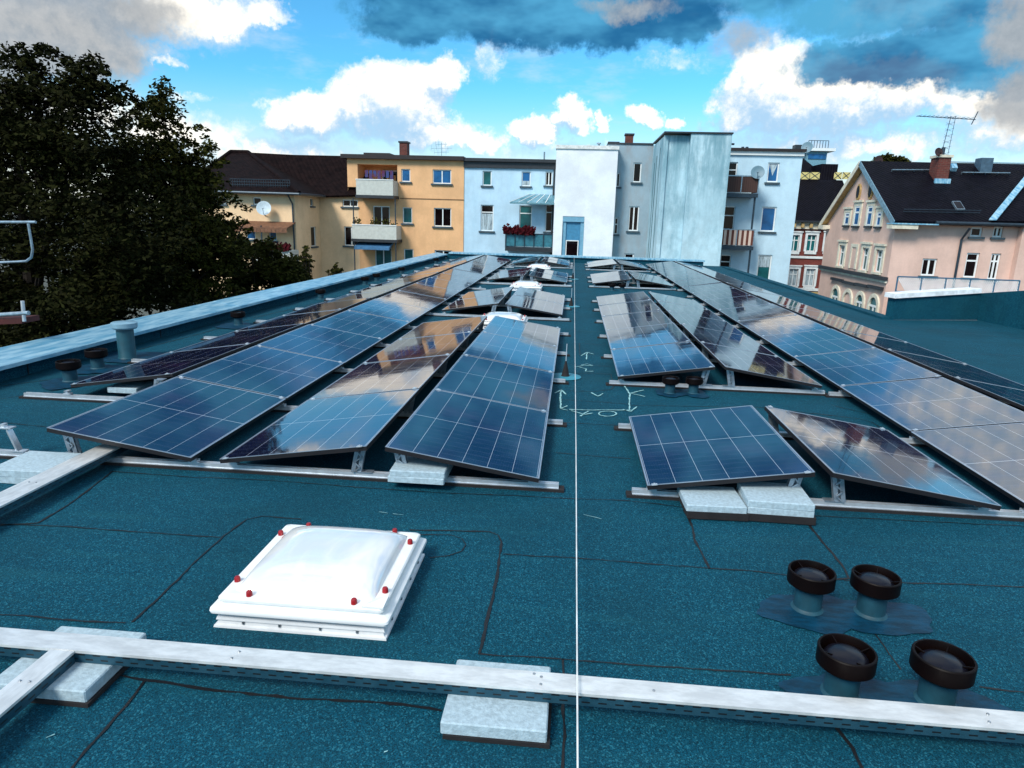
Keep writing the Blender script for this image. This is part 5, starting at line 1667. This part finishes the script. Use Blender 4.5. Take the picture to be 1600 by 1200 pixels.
# terrace railing in front of the pink house
YT = 31.0
tr = empty('terrace_railing', (on_y(1490, 450, YT).x, YT, 0))
b0 = tr.location
za, zb2 = on_y(1400, 458, YT).z, on_y(1400, 432, YT).z
xa, xb = on_y(1401, 445, YT).x, on_y(1592, 445, YT).x
m_ = MB()
for i in range(6):
    x = xa + (xb - xa) * i / 5; m_.bar((x - b0.x, 0, za), (x - b0.x, 0, zb2), .05, .05, (0, 1, 0))
m_.bar((xa - b0.x, 0, zb2), (xb - b0.x, 0, zb2), .06, .05); m_.bar((xa - b0.x, 0, za + .08), (xb - b0.x, 0, za + .08), .05, .04)
m_.build('railing_frame', M_rail, tr)
m_ = MB(); N = 60
for i in range(N):
    x = xa + (xb - xa) * i / N; dx = .42
    x2 = min(x + dx, xb); m_.bar((x - b0.x, .0, zb2 - .03), (x2 - b0.x, .0, zb2 - .03 - (zb2 - za - .14) * (x2 - x) / dx), .03, .03, (0, 1, 0))
m_.build('lattice', mat('white_lattice', (.80, .82, .84), .6), tr)
m_ = MB(); m_.box(xa - b0.x - .1, xb - b0.x + 2, -.2, .25, za - .35, za - .02); m_.build('terrace_slab', M_trimw, tr)
m_ = MB(); m_.box(xa - b0.x - .05, xb - b0.x + 2, -.15, .2, ZG, za - .352); m_.build('terrace_wall', W_pink, tr)
tag(tr, 'blue framed terrace railing with white diagonal lattice before the pink house', 'railing')
# ------------------------------------------------------------------ trees
def crown_mesh(name, clumps, m, parent, base, leaf, per, seed, spread):
    rng = np.random.default_rng(seed)
    V = []; n = 0
    for (c, r, k) in clumps:
        cnt = int(per * k)
        p = rng.normal(size=(cnt, 3)); p /= np.linalg.norm(p, axis=1)[:, None]
        p *= (rng.random(cnt) ** .45)[:, None] * r
        p[:, 2] *= .55; p[:, 2] -= .25 * (p[:, 0] ** 2 + p[:, 1] ** 2) / r
        p += np.array(c)
        a = rng.normal(size=(cnt, 3)); a[:, 2] *= .55; a /= np.linalg.norm(a, axis=1)[:, None]
        b = np.cross(a, rng.normal(size=(cnt, 3))); b /= np.linalg.norm(b, axis=1)[:, None]
        s = leaf * rng.uniform(.6, 1.35, cnt)[:, None]
        l, w = a * s, b * s * .5
        V.append(np.stack([p - l, p - l * .1 + w, p + l, p - l * .1 - w], 1).reshape(-1, 3))
    V = np.concatenate(V) - np.array(base)
    nq = len(V) // 4
    me = bpy.data.meshes.new(name)
    me.vertices.add(len(V)); me.vertices.foreach_set('co', V.astype(np.float32).ravel())
    me.loops.add(nq * 4); me.loops.foreach_set('vertex_index', np.arange(nq * 4, dtype=np.int32))
    me.polygons.add(nq); me.polygons.foreach_set('loop_start', np.arange(0, nq * 4, 4, dtype=np.int32))
    me.materials.append(m); me.update(calc_edges=True); me.validate()
    o = bpy.data.objects.new(name, me); COL.objects.link(o); o.parent = parent
    return o


def tree(name, label, base, blobs, m, nclump, per, leaf, seed, trunk_r=.28, cat='tree', cl=(.45, .95), zcut=-2.0, group='trees beside the roof', sprays=()):
    """blobs: ellipsoids (centre, radii) filled with leaf clumps, more of them near the surface"""
    rng = random.Random(seed)
    root = empty(name, base)
    tag(root, label, cat, group)
    clumps = []
    vol = [b[1][0] * b[1][1] * b[1][2] for b in blobs]
    for bi, (c, r) in enumerate(blobs):
        k = max(4, int(nclump * vol[bi] ** .75 / sum(v ** .75 for v in vol)))
        for i in range(k):
            d = Vector((rng.gauss(0, 1), rng.gauss(0, 1), rng.gauss(0, 1))).normalized()
            q = rng.random() ** .30 * rng.choice((1, 1, .96, 1.06, 1.13))
            p = (c[0] + d.x * r[0] * q, c[1] + d.y * r[1] * q, c[2] + d.z * r[2] * q)
            if p[2] < zcut: continue
            clumps.append((p, rng.uniform(*cl), rng.uniform(.5, 1.3)))
    for (p, r, k) in sprays:
        clumps.append((p, r, k))
    crown_mesh('crown', clumps, m, root, base, leaf, per, seed, 1)
    tk = MB(); B = Vector(base)
    main = Vector(blobs[0][0])
    pts = [Vector((0, 0, 0)), Vector((.05, .05, (main.z - B.z) * .35)), (main - B) * .7, main - B + Vector((0, 0, blobs[0][1][2] * .6))]
    tk.tube(pts, [trunk_r, trunk_r * .8, trunk_r * .6, trunk_r * .15], 9)
    tk.build('trunk', M_bark, root, True)
    lm = MB()
    for (p, r, k) in rng.sample(clumps, min(46, len(clumps))):
        e = Vector(p) - B
        t = rng.uniform(.35, .85)
        s = pts[1].lerp(pts[3], t * .8)
        if (e - s).length > 6: continue
        mid = s.lerp(e, .5) + Vector((rng.uniform(-.3, .3), rng.uniform(-.3, .3), -.15))
        lm.tube([s, mid, e], [trunk_r * .28, trunk_r * .15, .012], 6)
    lm.build('limbs', M_bark, root, True)
    return root


def bl(px, py, y, rx, ry, ydep):
    """ellipsoid seen at a pixel: half sizes given in pixels, depth in metres"""
    p = on_y(px, py, y); k = y / FPX * 1.03
    return ((p.x, p.y, p.z), (rx * k, ydep, ry * k))

def spr(pts, y, r0, r1, k, seed, n=3, jit=9):
    """small leaf sprays standing out of the crown's outline"""
    rng = random.Random(seed); out = []
    for (px, py) in pts:
        for i in range(n):
            p = on_y(px + rng.gauss(0, jit), py + rng.gauss(0, jit) + 5, y + rng.uniform(-.5, .5))
            out.append((tuple(p), rng.uniform(r0, r1), k * rng.uniform(.6, 1.3)))
    return out

ED1 = [(2, 84), (20, 76), (33, 80), (66, 80), (75, 74), (92, 92), (104, 100), (122, 96), (136, 100), (150, 106), (158, 100), (140, 118), (166, 128), (180, 128), (188, 142), (192, 156), (200, 168), (170, 150), (120, 120), (50, 95), (205, 185), (215, 170)]
ED2 = [(246, 133), (251, 142), (238, 150), (256, 158), (228, 158), (260, 172), (246, 178), (232, 190), (268, 190), (276, 200), (292, 208), (304, 216), (320, 218), (312, 232), (322, 246), (334, 262), (346, 276), (352, 300), (366, 318), (362, 340), (300, 250), (372, 345)]
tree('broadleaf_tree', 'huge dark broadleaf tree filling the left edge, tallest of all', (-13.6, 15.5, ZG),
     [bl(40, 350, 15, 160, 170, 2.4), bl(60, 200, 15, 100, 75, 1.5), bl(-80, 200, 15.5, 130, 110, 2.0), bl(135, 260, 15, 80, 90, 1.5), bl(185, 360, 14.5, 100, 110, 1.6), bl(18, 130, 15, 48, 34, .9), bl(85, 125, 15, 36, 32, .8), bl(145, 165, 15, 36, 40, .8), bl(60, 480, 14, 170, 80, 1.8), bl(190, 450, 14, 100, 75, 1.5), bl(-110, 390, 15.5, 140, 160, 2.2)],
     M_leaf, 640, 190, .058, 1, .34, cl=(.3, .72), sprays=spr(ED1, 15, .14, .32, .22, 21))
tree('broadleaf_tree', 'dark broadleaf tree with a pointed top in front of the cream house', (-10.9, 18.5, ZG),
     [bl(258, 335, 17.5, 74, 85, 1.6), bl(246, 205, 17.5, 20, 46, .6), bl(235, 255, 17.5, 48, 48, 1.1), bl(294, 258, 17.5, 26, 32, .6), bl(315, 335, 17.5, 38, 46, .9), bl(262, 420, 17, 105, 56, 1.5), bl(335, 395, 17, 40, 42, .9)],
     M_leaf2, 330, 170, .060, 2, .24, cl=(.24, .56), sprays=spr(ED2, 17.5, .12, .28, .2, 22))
tree('garden_bush', 'lower dark green tree below the flower balcony of the cream house', (-9.9, 20.5, ZG),
     [bl(398, 418, 20, 44, 38, 1.0), bl(372, 388, 20, 20, 24, .6), bl(438, 428, 20, 40, 26, .8), bl(425, 400, 20, 16, 20, .4), bl(405, 470, 20, 85, 36, 1.1)],
     M_leaf2, 170, 150, .058, 3, .14, cl=(.2, .42), sprays=spr([(372, 362), (385, 368), (398, 376), (420, 380), (432, 392), (446, 402), (462, 404), (474, 412), (358, 360)], 20, .1, .22, .25, 23))
tree('slender_sapling', 'thin feathery sapling top before the cream house side wall', (on_y(474, 430, 22).x, 22, ZG),
     [bl(474, 414, 22, 11, 26, .25), bl(472, 440, 22, 18, 20, .35)], M_leaf2, 46, 30, .05, 4, .05, cl=(.08, .16), sprays=spr([(479, 386), (481, 393), (470, 396), (477, 402), (486, 404), (466, 405), (484, 414)], 22, .06, .12, .7, 24, 3, 3))
tree('slender_sapling', 'tiny pointed sapling tip rising over the parapet before the ochre block', (on_y(526, 430, 26).x, 26, ZG),
     [bl(527, 425, 26, 9, 7, .2)], M_leaf2, 16, 30, .05, 5, .04, cl=(.08, .16), sprays=spr([(527, 406), (527, 411), (524, 416), (531, 416), (514, 418), (519, 421), (536, 420)], 26, .05, .1, .7, 25, 2, 2))
tree('broadleaf_tree', 'small distant green tree top behind the pink house ridge', (on_y(1392, 250, 60).x, 60, ZG),
     [bl(1388, 252, 60, 15, 9, 1.0), bl(1404, 254, 60, 11, 6, .9)], M_leaf2, 30, 70, .15, 6, .2, cl=(.3, .6), group='distant trees', sprays=spr([(1388, 242), (1380, 246), (1397, 245), (1408, 248)], 60, .25, .45, .5, 26, 2, 2))
